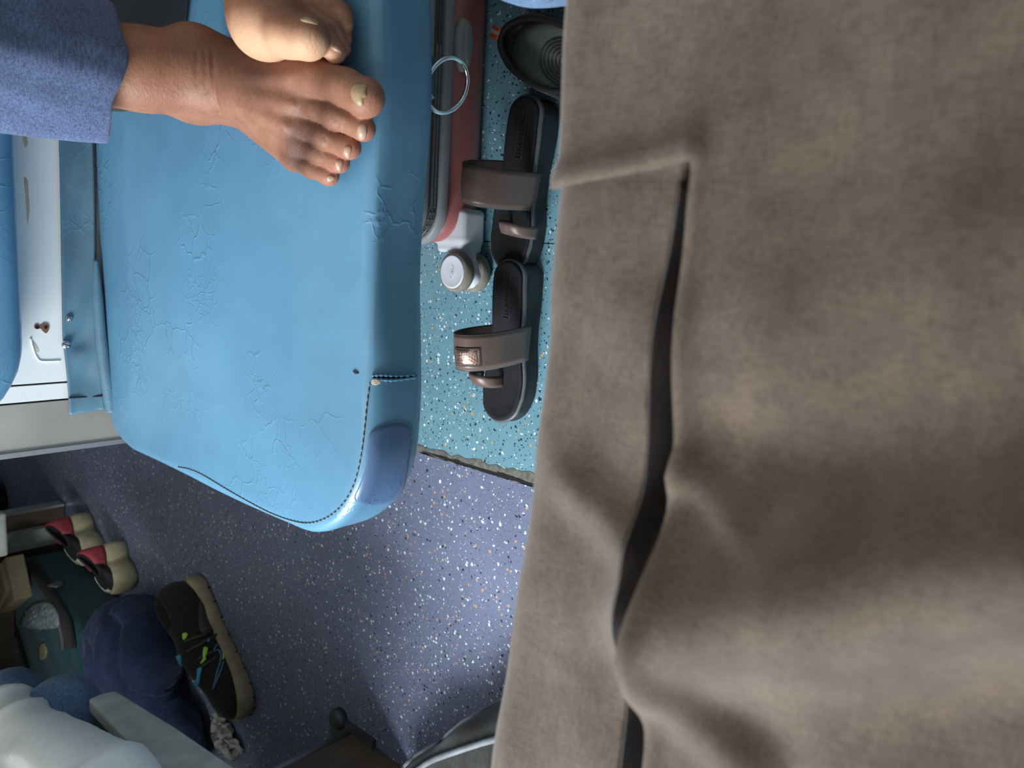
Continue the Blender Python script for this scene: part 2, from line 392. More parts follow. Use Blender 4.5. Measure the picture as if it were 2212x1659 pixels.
def sdf_mesh(f, lo, hi, h):
    lo = np.array(lo, float); n = np.ceil((np.array(hi)-lo)/h).astype(int)+1
    ax = [(lo[i]+h*np.arange(n[i])).astype(np.float32) for i in range(3)]
    P = np.stack(np.meshgrid(*ax, indexing='ij'), -1); D = f(P).astype(np.float32)
    s = D < 0; sl = lambda A_, o: A_[o[0]:n[0]-1+o[0], o[1]:n[1]-1+o[1], o[2]:n[2]-1+o[2]]
    cor = [(i, j, k) for i in (0, 1) for j in (0, 1) for k in (0, 1)]
    cnt = sum(sl(s, c).astype(np.int8) for c in cor); act = (cnt > 0) & (cnt < 8)
    idx = -np.ones(act.shape, np.int64); idx[act] = np.arange(act.sum()); I = np.argwhere(act)
    acc = np.zeros((len(I), 3)); num = np.zeros(len(I))
    for a in cor:
        for ax_ in range(3):
            if a[ax_] == 1: continue
            b = list(a); b[ax_] = 1
            va = sl(D, a)[act]; vb = sl(D, b)[act]; m_ = (va < 0) != (vb < 0)
            t = np.where(m_, va/np.where(m_, va-vb, 1), 0); p = np.tile(np.array(a, float), (len(I), 1)); p[:, ax_] += t
            acc[m_] += p[m_]; num[m_] += 1
    V = lo+h*(I+acc/num[:, None]); F = []
    for ax_ in range(3):
        u, v = [(1, 2), (2, 0), (0, 1)][ax_]
        o1 = [0, 0, 0]; o1[ax_] = 1
        e0 = [slice(None)]*3; e1 = [slice(None)]*3
        e0[ax_] = slice(0, n[ax_]-1); e1[ax_] = slice(1, n[ax_])
        for q in (u, v): e0[q] = slice(1, n[q]-1); e1[q] = slice(1, n[q]-1)
        a_, b_ = s[tuple(e0)], s[tuple(e1)]; E = np.argwhere(a_ != b_)
        if not len(E): continue
        E[:, u] += 1; E[:, v] += 1; inside = s[tuple(E.T)]
        def cell(du, dv):
            q = E.copy(); q[:, u] += du; q[:, v] += dv; return idx[tuple(q.T)]
        Q = np.stack([cell(-1, -1), cell(0, -1), cell(0, 0), cell(-1, 0)], 1); Q[~inside] = Q[~inside][:, ::-1]
        F.append(Q)
    F = np.concatenate(F); F = F[(F >= 0).all(1)]
    return V, F.tolist()
def paint(o, fn):
    """per-vertex pigment from world positions"""
    me = o.data; co = np.empty(len(me.vertices)*3); me.vertices.foreach_get('co', co); co = co.reshape(-1, 3)+org(o)
    c = np.concatenate([np.clip(fn(co), 0, 1), np.ones((len(co), 1))], 1)
    at = me.color_attributes.new('pigment', 'FLOAT_COLOR', 'POINT'); at.data.foreach_set('color', c.ravel())

# ---------- casting sight lines on a distance field (to seat nails, patches and seams on curved surfaces)
def cast(f, px, tmax=4.0):
    px = np.asarray(px, float).reshape(-1, 2); D = np.array([ray(a, b) for a, b in px]); D /= np.linalg.norm(D, axis=1)[:, None]
    t = np.full(len(D), 0.2)
    best = np.full(len(D), 9.0); tb = t.copy()
    for _ in range(90):
        P = CAM+D*t[:, None]; d = f(P.astype(np.float32)); m_ = d < best; best = np.where(m_, d, best); tb = np.where(m_, t, tb); t = np.minimum(t+d*0.8, tmax)
    P = CAM+D*tb[:, None]
    for _ in range(4):                # a sight line that just misses lands on the nearest point of the surface
        d = f(P.astype(np.float32)); P = np.where((d > 2e-4)[:, None], P-normal(f, P)*d[:, None]*0.9, P)
    return P
def normal(f, P, e=0.0015):
    P = np.asarray(P, np.float32); g = np.stack([f(P+np.eye(3, dtype=np.float32)[i]*e)-f(P-np.eye(3, dtype=np.float32)[i]*e) for i in range(3)], -1)
    return g/(np.linalg.norm(g, axis=-1, keepdims=True)+1e-9)
def decal(f, poly, lift, rings=6, n=40, dome=0.0):
    """closed piece lying on the surface under the pixel outline"""
    o = cspline(poly, n); c = o.mean(0); px = [c]
    for k in range(1, rings+1): px += list(c+(o-c)*k/rings)
    P = cast(f, px); N = normal(f, P); k = np.concatenate([[0], np.repeat(np.arange(1, rings+1)/rings, n)])
    T = P+N*(lift+dome*(1-k**2))[:, None]; Bt = P-N*0.001
    F = [(0, 1+j, 1+(j+1) % n) for j in range(n)]
    for r in range(rings-1):
        for j in range(n):
            a = 1+r*n+j; b = 1+r*n+(j+1) % n; F.append((a, a+n, b+n, b))
    m_ = len(T); F2 = F + [tuple(i+m_ for i in q[::-1]) for q in F]
    e = 1+(rings-1)*n
    F2 += [(e+j, e+j+m_, e+(j+1) % n+m_, e+(j+1) % n) for j in range(n)]
    return np.concatenate([T, Bt]), F2

# ================================================================== STRUCTURE
fl = struct(box('floor', (-1.56, -1.2, -0.05), (1.5, 4.2, -0.008), 'dirt'))
yj = A(135, 1040, 0.0)[1]
box('linoleum_sheet', (-1.56, -1.2, -0.010), (-0.346, yj-.004, -0.004), 'lino_aisle', fl)
box('linoleum_sheet', (-1.56, yj+.004, -0.010), (-0.346, 4.2, -0.004), 'lino_aisle', fl)
box('linoleum_sheet', (-0.337, -1.2, -0.010), (0.0295, 4.2, 0.0), 'lino_bay', fl)
box('linoleum_sheet', (0.0310, -1.2, -0.010), (1.5, 4.2, 0.0), 'lino_bay', fl)
# grime packed along the joint between the two floors
ys = np.linspace(0.3, 2.4, 120); l_ = -0.3405-0.007*RNG.random(120); r_ = -0.334+0.010*RNG.random(120)*np.interp(ys, [0.3, 0.75, 0.95, 1.2, 2.4], [1, 1.4, 0.7, 0.5, 0.5])
zt = 0.0005+0.0012*RNG.random(120)
V, F = grid_vf(np.stack([np.stack([l_, ys, zt*0-0.0035], 1), np.stack([l_*0-0.337, ys, zt+0.0005], 1), np.stack([r_, ys, zt*0+0.0006], 1)], 0))
M['grime'] = plain('joint_grime', (0.13, 0.125, 0.11), 0.95, var=0.5, scale=120, bump=0.6, bscale=300)
mesh('grime_strip', V, F, 'grime', fl)
ys = np.linspace(0.68, 0.99, 50); wd = 0.0035*np.sin(np.linspace(0, math.pi, 50))+0.0012*RNG.random(50)
V, F = grid_vf(np.stack([np.stack([-0.3395-wd, ys, ys*0+0.0016], 1), np.stack([-0.3395+wd, ys, ys*0+0.0018], 1)], 0))
mesh('joint_gap', V, F, 'black', fl)

YB = 1.25
wb = struct(box('wall_back', (-0.212, YB, 0.0), (1.5, YB+0.05, 2.15), 'white_paint'))
box('frame_strip', (-0.2385, YB+0.002, 0.0), (-0.2155, YB+0.048, 2.15), 'white_paint', wb)
box('frame_strip', (-0.242, YB+0.008, 0.0), (-0.205, YB+0.042, 2.14), 'black', wb)
box('end_panel', (-0.312, YB+0.002, 0.0), (-0.2415, YB+0.05, 2.15), 'laminate', wb)
box('edge_trim', (-0.319, YB-0.001, 0.0), (-0.3115, YB+0.052, 2.15), 'alu', wb)
# pressed outline, rusty screw holes and stains of the white panel
def on_wall(pts, Y): return np.array([AY(a, b, Y) for a, b in pts])
path = on_wall(spline([(66, 730), (74, 760), (82, 775), (92, 780), (130, 779)], 24), YB-0.0005)
mesh('pressed_ridge', *tube(path, 0.0012, 8), 'white_paint', wb)
def flat_decal(name, poly, Y, mat, parent, th=0.0012, n=36):
    o = on_wall(cspline(poly, n), Y-th); b = on_wall(cspline(poly, n), Y+0.001)
    return mesh(name, *loft([b, o]), mat, parent, smooth=False)
flat_decal('rust_ring', [(74, 703), (80, 700), (88, 703), (93, 698), (103, 699), (107, 706), (104, 716), (99, 720), (92, 715), (88, 710), (80, 711), (75, 709)], YB, 'rust', wb)
flat_decal('screw_hole', [(76, 707), (80, 703), (85, 707), (81, 711)], YB-0.0012, 'black', wb, 0.0006)
flat_decal('screw_hole', [(95, 707), (99, 704), (103, 707), (99, 711)], YB-0.0012, 'black', wb, 0.0006)
flat_decal('rust_stain', [(50, 290), (57, 292), (60, 312), (54, 318), (50, 305)], YB, 'rust_stain', wb, 0.0005)
flat_decal('rust_stain', [(52, 385), (60, 390), (62, 420), (64, 450), (60, 485), (57, 450), (55, 420)], YB, 'rust_stain', wb, 0.0005)
flat_decal('rust_stain', [(69, 735), (76, 742), (82, 752), (84, 760), (78, 759), (73, 748)], YB, 'rust_stain', wb, 0.0005)

WX = -1.56
wl = struct(box('wall_left', (WX-0.05, -1.2, 0.0), (WX, 4.2, WIN_Z[0]), 'wall_cream'))
box('upper_panel', (WX-0.05, -1.2, WIN_Z[1]), (WX, 4.2, 2.15), 'wall_cream', wl)
box('window_pier', (WX-0.05, -1.2, WIN_Z[0]), (WX, WIN_Y[0], WIN_Z[1]), 'wall_cream', wl)
box('window_pier', (WX-0.05, WIN_Y[1], WIN_Z[0]), (WX, 4.2, WIN_Z[1]), 'wall_cream', wl)
w1 = struct(box('window_1', (WX-0.045, WIN_Y[0], WIN_Z[0]), (WX-0.039, WIN_Y[1], WIN_Z[1]), 'glass'))
for (a, b, c, d) in ((WIN_Y[0], WIN_Y[1], WIN_Z[0]-0.03, WIN_Z[0]), (WIN_Y[0], WIN_Y[1], WIN_Z[1], WIN_Z[1]+0.03), (WIN_Y[0]-0.03, WIN_Y[0], WIN_Z[0]-0.03, WIN_Z[1]+0.03), (WIN_Y[1], WIN_Y[1]+0.03, WIN_Z[0]-0.03, WIN_Z[1]+0.03)):
    box('window_frame', (WX-0.001, a, c), (WX+0.012, b, d), 'alu', w1)
struct(box('wall_right', (1.5, -1.2, 0.0), (1.55, 4.2, 2.15), 'wall_cream'))
struct(box('ceiling', (-1.61, -1.2, 2.15), (1.55, 4.2, 2.2), 'ceiling'))
struct(box('wall_front', (-1.61, -1.25, 0.0), (1.55, -1.2, 2.15), 'wall_cream'))
struct(box('wall_far', (-1.61, 4.2, 0.0), (1.55, 4.25, 2.15), 'wall_cream'))
# bulkhead across the aisle beyond the side seats
pB = A(138, 1089, 0.0); YS = pB[1]; XS = pB[0]
ws = struct(box('wall_side', (WX, YS, 0.0), (XS-0.006, YS+0.04, 2.15), 'laminate_dark'))
box('edge_trim', (XS-0.006, YS-0.003, 0.0), (XS+0.002, YS+0.043, 2.15), 'alu', ws)
xg = AY(60, 1148, YS-0.03)[0]; xg2 = AY(60, 1187, YS-0.03)[0]
box('grey_post', (xg2, YS-0.03, 0.0), (xg, YS, 2.15), 'gray_paint', ws)

# ================================================================== OPPOSITE BERTH
XE = -0.314; YF = 0.600
def cushion_f(P):
    x, y, z = P[..., 0], P[..., 1], P[..., 2]
    # plan outline: rounded at the aisle end, flat against the wall
    bx = smax(XE-x, x-0.98, 0.02)
    R = 0.125
    qx = np.maximum(XE+R-x, 0); qy = np.maximum(YF+R-y, 0)
    cor = np.sqrt(qx*qx+qy*qy)-R
    q = smax(smax(bx, y-1.2485, 0.012), YF-y, 0.03)
    # rear aisle corner: cut back slightly
    d2 = smax(np.where((qx > 0) & (qy > 0), cor, q), (XE+0.012-x)*0.9+(y-1.215)*0.5, 0.02)
    dome = 0.010*np.clip(-d2/0.12, 0, 1)+0.004*np.sin(x*9+1)*np.sin(y*8)*np.clip(-d2/0.06, 0, 1)+0.010*np.clip((y-1.10)/0.12, 0, 1)*np.clip((x+0.28)/0.35, 0, 1)
    zt = z-(SEAT-0.006+dome); zb = (SEAT-0.086)-z
    # thin sewn ridge where top and front panels meet
    side = d2+0.004*np.sin(x*21+y*13)*np.clip((SEAT-z)/0.03, 0, 1)
    return smax(smax(side, zt, 0.016), zb, 0.03)
br = thing('train_berth', (0.3, 0.92, SEAT-0.086), 'blue vinyl berth seat cushion with rounded patched corner, two bare feet resting on it', 'seat')
V, F = sdf_mesh(cushion_f, (-0.33, 0.57, 0.33), (1.0, 1.26, 0.47), 0.0055)
mesh('cushion', V, F, 'vinyl', br)
box('base_frame', (-0.22, 0.70, 0.30), (0.97, 1.252, SEAT-0.083), 'dark_steel', br, 0.004)
# sewn seam: recessed thread line with stitches
seam_px = spline([(799, 826), (793, 870), (787, 930), (779, 990), (765, 1045), (742, 1087), (712, 1115), (676, 1129), (640, 1127), (590, 1110), (540, 1085), (490, 1057), (440, 1027), (410, 1014), (385, 1009)], 130)
sp = cast(cushion_f, seam_px); sn = normal(cushion_f, sp); L = np.concatenate([[0], np.cumsum(np.linalg.norm(np.diff(sp, axis=0), axis=1))])
m_ = L < 1e9
mesh('seam_groove', *tube(sp, 0.0006, 6), 'thread_dark', br)
ss = []
for a in np.arange(0, L[-1], 0.0075):
    q = np.array([[np.interp(a+k, L, (sp+sn*0.0006)[:, i]) for i in range(3)] for k in (0, 0.0012, 0.0024, 0.0036)])
    ss.append(tube(q, 0.0008, 5))
tag(mesh('stitching', *merge(ss), 'stitch', br), kind='stuff')
# dark patch glued over the corner
V, F = decal(cushion_f, [(800, 935), (830, 920), (858, 915), (882, 925), (886, 950), (880, 1000), (872, 1050), (858, 1078), (826, 1088), (788, 1090), (766, 1076), (778, 1045), (790, 1008), (793, 965)], 0.0012, 14, 60, 0.0012)
mesh('patch', V, F, 'vinyl_patch', br)['label'] = 'crackled dark navy vinyl patch'
# torn seam across the front panel
V, F = decal(cushion_f, [(806, 812), (822, 810), (845, 812), (868, 811), (896, 808), (897, 815), (880, 818), (862, 819), (842, 821), (820, 819), (806, 820)], 0.0006, 3, 48)
mesh('tear', V, F, 'black', br)
for e in (-1, 1):
    tp = spline([(804, 815+e*4), (822, 815+e*5), (845, 816+e*5), (870, 815+e*4), (898, 812+e*3)], 30); q = cast(cushion_f, tp)
    mesh('torn_edge', *tube(q+normal(cushion_f, q)*0.0006, 0.0014+0.0006*np.sin(np.arange(30)*1.9), 7), 'thread_blue' if e < 0 else 'vinyl', br)
V, F = decal(cushion_f, [(802, 822), (808, 818), (818, 820), (821, 826), (812, 831), (804, 829)], 0.0018, 4, 24)
mesh('exposed_foam', V, F, 'foam', br)
V, F = decal(cushion_f, [(764, 800), (770, 801), (775, 806), (770, 808), (766, 805)], 0.0012, 3, 20)
mesh('cut_mark', V, F, 'thread_dark', br)
# hanging pull ring on its bracket under the front edge
rc_ = AY(966, 185, 0.612); a = np.linspace(0, 2*math.pi, 48, endpoint=False)
rx = (AY(966, 125, 0.612)-AY(966, 245, 0.612))/2*0.97; rz = (AY(922, 185, 0.612)-AY(1010, 185, 0.612))/2
ringp = rc_+np.cos(a)[:, None]*rx+np.sin(a)[:, None]*rz+np.cos(a)[:, None]*np.array([0, -0.006, 0])
mesh('pull_ring', *tube(ringp, 0.0024, 10, closed=True), 'chrome', br)
bp = [AY(921, 143, 0.616), AY(934, 144, 0.616), AY(934, 190, 0.616), AY(921, 190, 0.616)]
o = mesh('ring_bracket', *loft([np.array(bp)-[0, 0.001, 0], np.array(bp)+[0, 0.002, 0]]), 'dull_metal', br, smooth=False)
mesh('ring_hook', *tube(spline([AY(918, 150, 0.610), AY(922, 168, 0.606), AY(920, 186, 0.610), AY(934, 214, 0.606)], 16), 0.0025, 8), 'chrome', br)
bk = rc_*0; hk = AY(912, 165, 0.618)
box('ring_mount', (hk[0]-0.02, 0.612, hk[2]-0.012), (hk[0]+0.02, 0.72, SEAT-0.075), 'dark_steel', br)

# vinyl skirt behind the seat, screwed to the wall
lp = spline([(124, 200), (127, 285), (130, 420), (133, 600), (135, 720), (140, 770), (146, 830), (150, 896)], 60)
rp = spline([(196, 200), (200, 285), (204, 420), (206, 600), (208, 720), (213, 770), (221, 830), (228, 884)], 60)
k = np.linspace(0, 1, 14); G = np.zeros((60, 14, 3))
for i in range(60):
    for j in range(14):
        p = lp[i]+(rp[i]-lp[i])*k[j]
        G[i, j] = AY(p[0], p[1], YB-0.004-0.010*k[j]**2-0.0035*math.sin(i*0.45+k[j]*3)*math.sin(k[j]*3.1)**2)
o = mesh('rear_skirt', *grid_vf(G), 'vinyl_dull', br); mod(o, 'SOLIDIFY', thickness=0.0025, offset=0)
hm = np.array([AY(*(lp[54]+(rp[54]-lp[54])*t), YB-0.0065-0.010*t*t) for t in np.linspace(0.02, 0.98, 20)])
mesh('skirt_hem', *tube(hm, 0.0013, 6), 'thread_dark', br)
q = on_wall(spline([(203, 290), (206, 420), (207, 600), (209, 715)], 40), YB-0.0165)
mesh('skirt_stitch', *tube(q, 0.0011, 6), 'thread_dark', br)
q = np.array([AY(a_, b_, YB-0.022) for a_, b_ in spline([(207, 560), (211, 640), (217, 720), (226, 790), (236, 850), (243, 888)], 40)])
mesh('skirt_roll', *tube(q, np.interp(np.arange(40), [0, 8, 40], [0.003, 0.0075, 0.0105]), 12), 'vinyl_dull', br)
def screw(px, r, slot):
    c = AY(*px, YB-0.010); a = np.linspace(0, 2*math.pi, 20, endpoint=False)
    ring = lambda rr, dy: c+np.stack([np.cos(a)*rr, a*0+dy, np.sin(a)*rr], 1)
    s_ = mesh('screw', *loft([ring(r*1.25, 0.004), ring(r*1.25, 0.0005), ring(r, -0.0008), ring(r*0.55, -0.0022)]), 'chrome', br)
    V, F = box_vf((-r*0.95, -0.0027, -r*0.13), (r*0.95, -0.0012, r*0.13)); ca, sa = math.cos(slot), math.sin(slot)
    mesh('slot', np.array(V) @ np.array([[ca, 0, sa], [0, 1, 0], [-sa, 0, ca]])+c, F, 'black', s_, smooth=False)
screw((151, 688), 0.0036, 0.6); screw((144, 745), 0.0050, 1.25)

# backrest (folded middle berth)
YR = 1.165
z0 = AY(48, 480, YR)[2]
def back_f(P):
    x, y, z = P[..., 0], P[..., 1], P[..., 2]
    xe = -0.272; R = 0.13; zb = z0-0.004
    qx = np.maximum(xe+R-x, 0); qz = np.maximum(zb+R-z, 0)
    d2 = np.where((qx > 0) & (qz > 0), np.sqrt(qx*qx+qz*qz)-R, np.maximum(np.maximum(xe-x, zb-z), np.maximum(x-0.98, z-1.02)))
    return smax(smax(d2, YR-y, 0.045), y-(YB-0.006), 0.03)
bk = thing('folded_berth', (0.3, YB, z0), 'blue vinyl backrest of the folded berth against the white wall panel', 'backrest')
V, F = sdf_mesh(back_f, (-0.30, YR-0.02, z0-0.03), (1.0, YB+0.01, 1.04), 0.009)
mesh('cushion', V, F, 'vinyl', bk)
box('hinge_board', (-0.18, YB-0.012, z0+0.10), (0.9, YB-.0005, 0.98), 'white_paint', bk)

# ================================================================== MAN WITH BARE FEET ON THE BERTH
man = thing('person', (0.34, 0.98, SEAT), 'man in loose blue trousers sitting with both bare feet up on the blue berth', 'person')
S0 = SEAT+0.004
TOES_R = [  # (base, knuckle, tip) with radii
    [((0.157, 0.642, S0+.022), .0200), ((0.148, 0.605, S0+.021), .0162), ((0.138, 0.583, S0+.0165), .0168)],
    [((0.135, 0.652, S0+.024), .0125), ((0.1235, 0.617, S0+.022), .0112), ((0.113, 0.5925, S0+.0108), .0107)],
    [((0.117, 0.664, S0+.022), .0120), ((0.107, 0.637, S0+.0195), .0105), ((0.0975, 0.6135, S0+.0100), .0102)],
    [((0.103, 0.675, S0+.020), .0115), ((0.094, 0.652, S0+.0165), .0098), ((0.0850, 0.6300, S0+.0095), .0095)],
    [((0.090, 0.690, S0+.0165), .0120), ((0.0815, 0.669, S0+.013), .0100), ((0.0735, 0.6470, S0+.0090), .0094)]]
def foot_r0(P):
    d = rc(P, (0.170, 0.815, S0+.030), (0.166, 0.790, S0+.045), .031, .034)                 # heel
    d = smin(d, rc(P, (0.164, 0.800, S0+.027), (0.095, 0.694, S0+.016), .027, .0155), .020)  # outer edge
    d = smin(d, rc(P, (0.176, 0.780, S0+.045), (0.160, 0.652, S0+.022), .029, .0205), .022)  # inner column
    d = smin(d, rc(P, (0.168, 0.775, S0+.062), (0.136, 0.680, S0+.028), .031, .0200), .022)  # instep
    d = smin(d, rc(P, (0.150, 0.730, S0+.040), (0.108, 0.676, S0+.020), .024, .0150), .018)
    d = smin(d, rc(P, (0.158, 0.655, S0+.018), (0.098, 0.694, S0+.013), .0165, .012), .014)  # ball
    leg = chain(P, [((0.168, 0.787, S0+.072), .036), ((0.166, 0.800, S0+.115), .0355), ((0.164, 0.820, S0+.18), .040), ((0.165, 0.850, S0+.30), .050)], .02)
    d = smin(d, leg, .028)
    d = smin(d, ell(P, (0.138, 0.796, S0+.070), (.013, .017, .018)), .016)                    # ankle bones
    d = smin(d, ell(P, (0.200, 0.778, S0+.080), (.014, .018, .019)), .016)
    for a, b in (((0.158, 0.650), (0.160, 0.735)), ((0.134, 0.660), (0.150, 0.735)), ((0.117, 0.672), (0.143, 0.735))):  # tendons
        d = smin(d, rc(P, (*a, S0+.040), (*b, S0+.064), .0030, .0035), .010)
    t = None
    for tt in TOES_R:
        e = chain(P, tt, .006)
        e = smin(e, ell(P, np.array(tt[2][0])+[0, -.001, -.001], (tt[2][1]*1.02, tt[2][1]*1.02, tt[2][1]*.98)), .004)
        t = e if t is None else smin(t, e, .0022)
    d = smin(d, t, .007)
    return smax(d, (SEAT+.0015)-P[..., 2], .004)
# skin folds across the front of the ankle and over the toes
FOLDS = [(r, cast(foot_r0, spline(p, 9))) for r, p in ((.0017, [(458, 108), (460, 150), (462, 190), (468, 225), (476, 246)]), (.0010, [(426, 112), (424, 150), (424, 185)]), (.0009, [(442, 110), (444, 150), (446, 200)]),
    (.0008, [(498, 150), (502, 190), (512, 225)]), (.0008, [(725, 258), (729, 268), (728, 278)]), (.0007, [(738, 262), (742, 272), (740, 284)]), (.0008, [(702, 300), (707, 308), (705, 318)]), (.0008, [(694, 335), (698, 342), (696, 350)]))]
def foot_r(P):
    d = foot_r0(P)
    for r, q in FOLDS: d = smax(d, -chain(P, [(c, r) for c in q], .0005), .0022)
    return d
V1, F1 = sdf_mesh(foot_r, (0.045, 0.55, SEAT-.01), (0.235, 0.90, S0+.24), 0.0018)

# left foot, lying on its outer edge with the sole turned out
LB = A(575, 48, SEAT+.060); LT = A(622, 72, SEAT+.060); LTT = A(664, 82, SEAT+.055)
L2 = [(A(640, 40, SEAT+.040), .0130), (A(694, 78, SEAT+.038), .0112), (A(724, 112, SEAT+.028), .0105)]
L3 = [(A(668, 30, SEAT+.030), .0120), (A(716, 68, SEAT+.024), .0095), (A(738, 104, SEAT+.014), .0088)]
L4 = [(A(690, 15, SEAT+.022), .0115), (A(728, 52, SEAT+.016), .0090), (A(742, 82, SEAT+.011), .0085)]
L5 = [(A(700, -5, SEAT+.018), .0120), (A(736, 30, SEAT+.013), .0092), (A(745, 52, SEAT+.011), .0085)]
LH = np.array([0.355, 0.800, SEAT+.034]); LB5 = np.array(L5[0][0])+[0.012, 0.014, 0.002]
def foot_l(P):
    d = rc(P, LB, LT, .0275, .0195)
    d = smin(d, rc(P, LT, LTT, .0195, .0178), .006)
    d = smin(d, rc(P, LB, LB5, .0235, .0160), .020)
    d = smin(d, rc(P, LB, LH+[-.02, 0, .02], .0255, .030), .025)
    d = smin(d, rc(P, LB5, LH, .0170, .031), .025)
    d = smin(d, rc(P, (LB+LB5)/2+[.02, 0, .006], LH+[-.03, .01, .02], .020, .034), .025)
    d = smin(d, rc(P, LH+[-.012, .008, .025], LH+[.15, .04, .10], .034, .045), .03)
    t = rc(P, LT, LTT, .0195, .0178)
    for tt in (L2, L3, L4, L5): t = smin(t, chain(P, tt, .006), .0022)
    d = smin(d, t, .007)
    return smax(d, (SEAT+.0015)-P[..., 2], .004)
V2, F2 = sdf_mesh(foot_l, (0.15, 0.565, SEAT-.01), (0.46, 0.90, SEAT+.17), 0.0022)
# head, neck and hands (out of the picture)
HC = np.array([0.36, 1.00, 1.185])
def upper_skin(P):
    d = ell(P, HC, (.074, .094, .108)); d = smin(d, ell(P, HC+[0, -.035, -.065], (.052, .060, .050)), .03)
    d = smin(d, ell(P, HC+[0, -.098, -.012], (.015, .020, .026)), .012)                      # nose
    d = smin(d, ell(P, HC+[0, -.082, -.058], (.026, .012, .009)), .008)                      # lips
    for s in (-1, 1):
        d = smin(d, ell(P, HC+[s*.078, .010, -.005], (.010, .020, .030)), .006)
        d = smax(d, -ell(P, HC+[s*.031, -.098, .012], (.017, .012, .010)), .010)
    d = smin(d, rc(P, HC+[0, .02, -.07], HC+[0, .045, -.19], .052, .058), .03)
    for s, hand in ((-1, (0.205, 0.850, 0.945)), (1, (0.60, 0.84, 0.70))):                   # forearms and hands on the knees
        el = np.array([0.36+s*.24, 1.02, 0.82]); h = np.array(hand); u = (h-el)/np.linalg.norm(h-el)
        d = smin(d, rc(P, el, h-u*.03, .043, .027), .01)
        d = smin(d, rc(P, h-u*.02, h+u*.055, .026, .022), .015)
        for k in range(4):
            q = h+u*.05+np.array([(k-1.5)*.019, 0, 0]); d = smin(d, chain(P, [(q, .0095), (q+u*.035+[0, 0, -.008], .0085), (q+u*.055+[0, 0, -.034], .0075)], .003), .004)
        d = smin(d, chain(P, [(h+[s*-.02, 0, 0], .012), (h+u*.03+[s*-.045, 0, -.010], .0095), (h+u*.055+[s*-.045, 0, -.022], .0085)], .003), .008)
    return d
V3, F3 = sdf_mesh(upper_skin, (0.05, 0.72, 0.60), (0.72, 1.16, 1.32), 0.006)
V, F = merge([(V1, F1), (V2, F2), (V3, F3)])
body = mesh('body', V, F, 'skin', man)
def pigment(Pw):
    g = lambda c, r: np.exp(-(((Pw-np.asarray(c))/r)**2).sum(1))
    d = np.zeros(len(Pw)); g_ = np.zeros(len(Pw)); b = np.zeros(len(Pw))
    for k, tt in enumerate(TOES_R):
        if k: d += 0.75*g(np.array(tt[1][0])+[0.002, 0.004, .008], .014)+0.5*g(np.array(tt[0][0])+[0, -.004, .012], .012)
        b += 0.7*g(np.array(tt[2][0])+[0, -.006, 0], .010)
    d += 0.55*g(np.array(TOES_R[0][1][0])+[.004, .01, .016], .016)+0.75*g((0.163, 0.690, S0+.062), .028)+0.6*g((0.186, 0.745, S0+.075), .040)
    sole = (Pw[:, 0] > 0.15) & (foot_l(Pw.astype(np.float32)) < foot_r(Pw.astype(np.float32))) & (Pw[:, 2] < 0.65)
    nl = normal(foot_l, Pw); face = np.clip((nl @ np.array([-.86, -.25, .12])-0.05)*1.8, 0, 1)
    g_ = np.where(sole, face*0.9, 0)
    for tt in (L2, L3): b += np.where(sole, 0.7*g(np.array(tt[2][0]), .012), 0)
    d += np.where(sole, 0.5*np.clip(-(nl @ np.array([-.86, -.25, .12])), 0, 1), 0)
    b *= 0.8
    return np.stack([d, g_, b], 1)
paint(body, pigment)
def nail(f, poly, mat, dome=0.0012, lift=0.0007):
    V, F = decal(f, poly, lift, 5, 28, dome); return mesh('toenail', V, F, mat, man)
nail(foot_r, [(760, 190), (766, 181), (780, 180), (794, 184), (790, 196), (792, 208), (785, 214), (783, 229), (773, 227), (763, 216), (758, 202)], 'nail')
nail(foot_r, [(774, 273), (780, 268), (790, 270), (792, 284), (789, 298), (781, 303), (774, 297), (772, 284)], 'nail_pink')
nail(foot_r, [(743, 322), (748, 316), (758, 319), (757, 331), (753, 342), (746, 338), (742, 330)], 'nail_pink')
nail(foot_r, [(726, 350), (731, 346), (740, 348), (739, 359), (734, 370), (728, 366), (725, 357)], 'nail_pink')
nail(foot_r, [(706, 384), (713, 379), (722, 383), (717, 390), (709, 391)], 'nail_pink', 0.0006)
nail(foot_l, [(648, 42), (660, 37), (674, 41), (688, 50), (684, 54), (668, 50), (655, 47)], 'nail')
nail(foot_l, [(717, 102), (722, 99), (731, 103), (739, 114), (733, 114), (722, 109)], 'nail_pink')
# hair and shirt
def hair_f(P):
    d = ell(P, HC+[0, .012, .022], (.080, .096, .102)); return smax(d, -(P[..., 2]-HC[2]-.030+0.6*(P[..., 1]-HC[1])*-1.0), .01)
V, F = sdf_mesh(hair_f, HC-[.1, .12, .1], HC+[.1, .13, .14], 0.006); mesh('hair', V, F, 'hair', man)
def shirt_f(P):
    d = rc(P, (0.36, 1.045, 0.56), (0.36, 1.040, 0.92), .125, .120); d = smin(d, rc(P, (0.27, 1.04, 0.50), (0.44, 0.99, 0.50), .112, .105), .05); d = smax(d, (SEAT+.003)-P[..., 2], .01)
    d = smin(d, rc(P, (0.36, 1.0, 0.9), (0.36, 1.0, 0.85), .10, .10), .03); d = smin(d, rc(P, (0.22, 1.045, 0.96), (0.50, 1.045, 0.96), .058, .058), .05)
    for s in (-1, 1): d = smin(d, rc(P, (0.36+s*.18, 1.045, 0.955), (0.36+s*.235, 1.02, 0.81), .058, .060), .02)
    return smax(d, P[..., 1]-1.163, .01)
V, F = sdf_mesh(shirt_f, (0.02, 0.86, 0.42), (0.70, 1.19, 1.05), 0.009); mesh('shirt', V, F, 'shirt_dark', man)
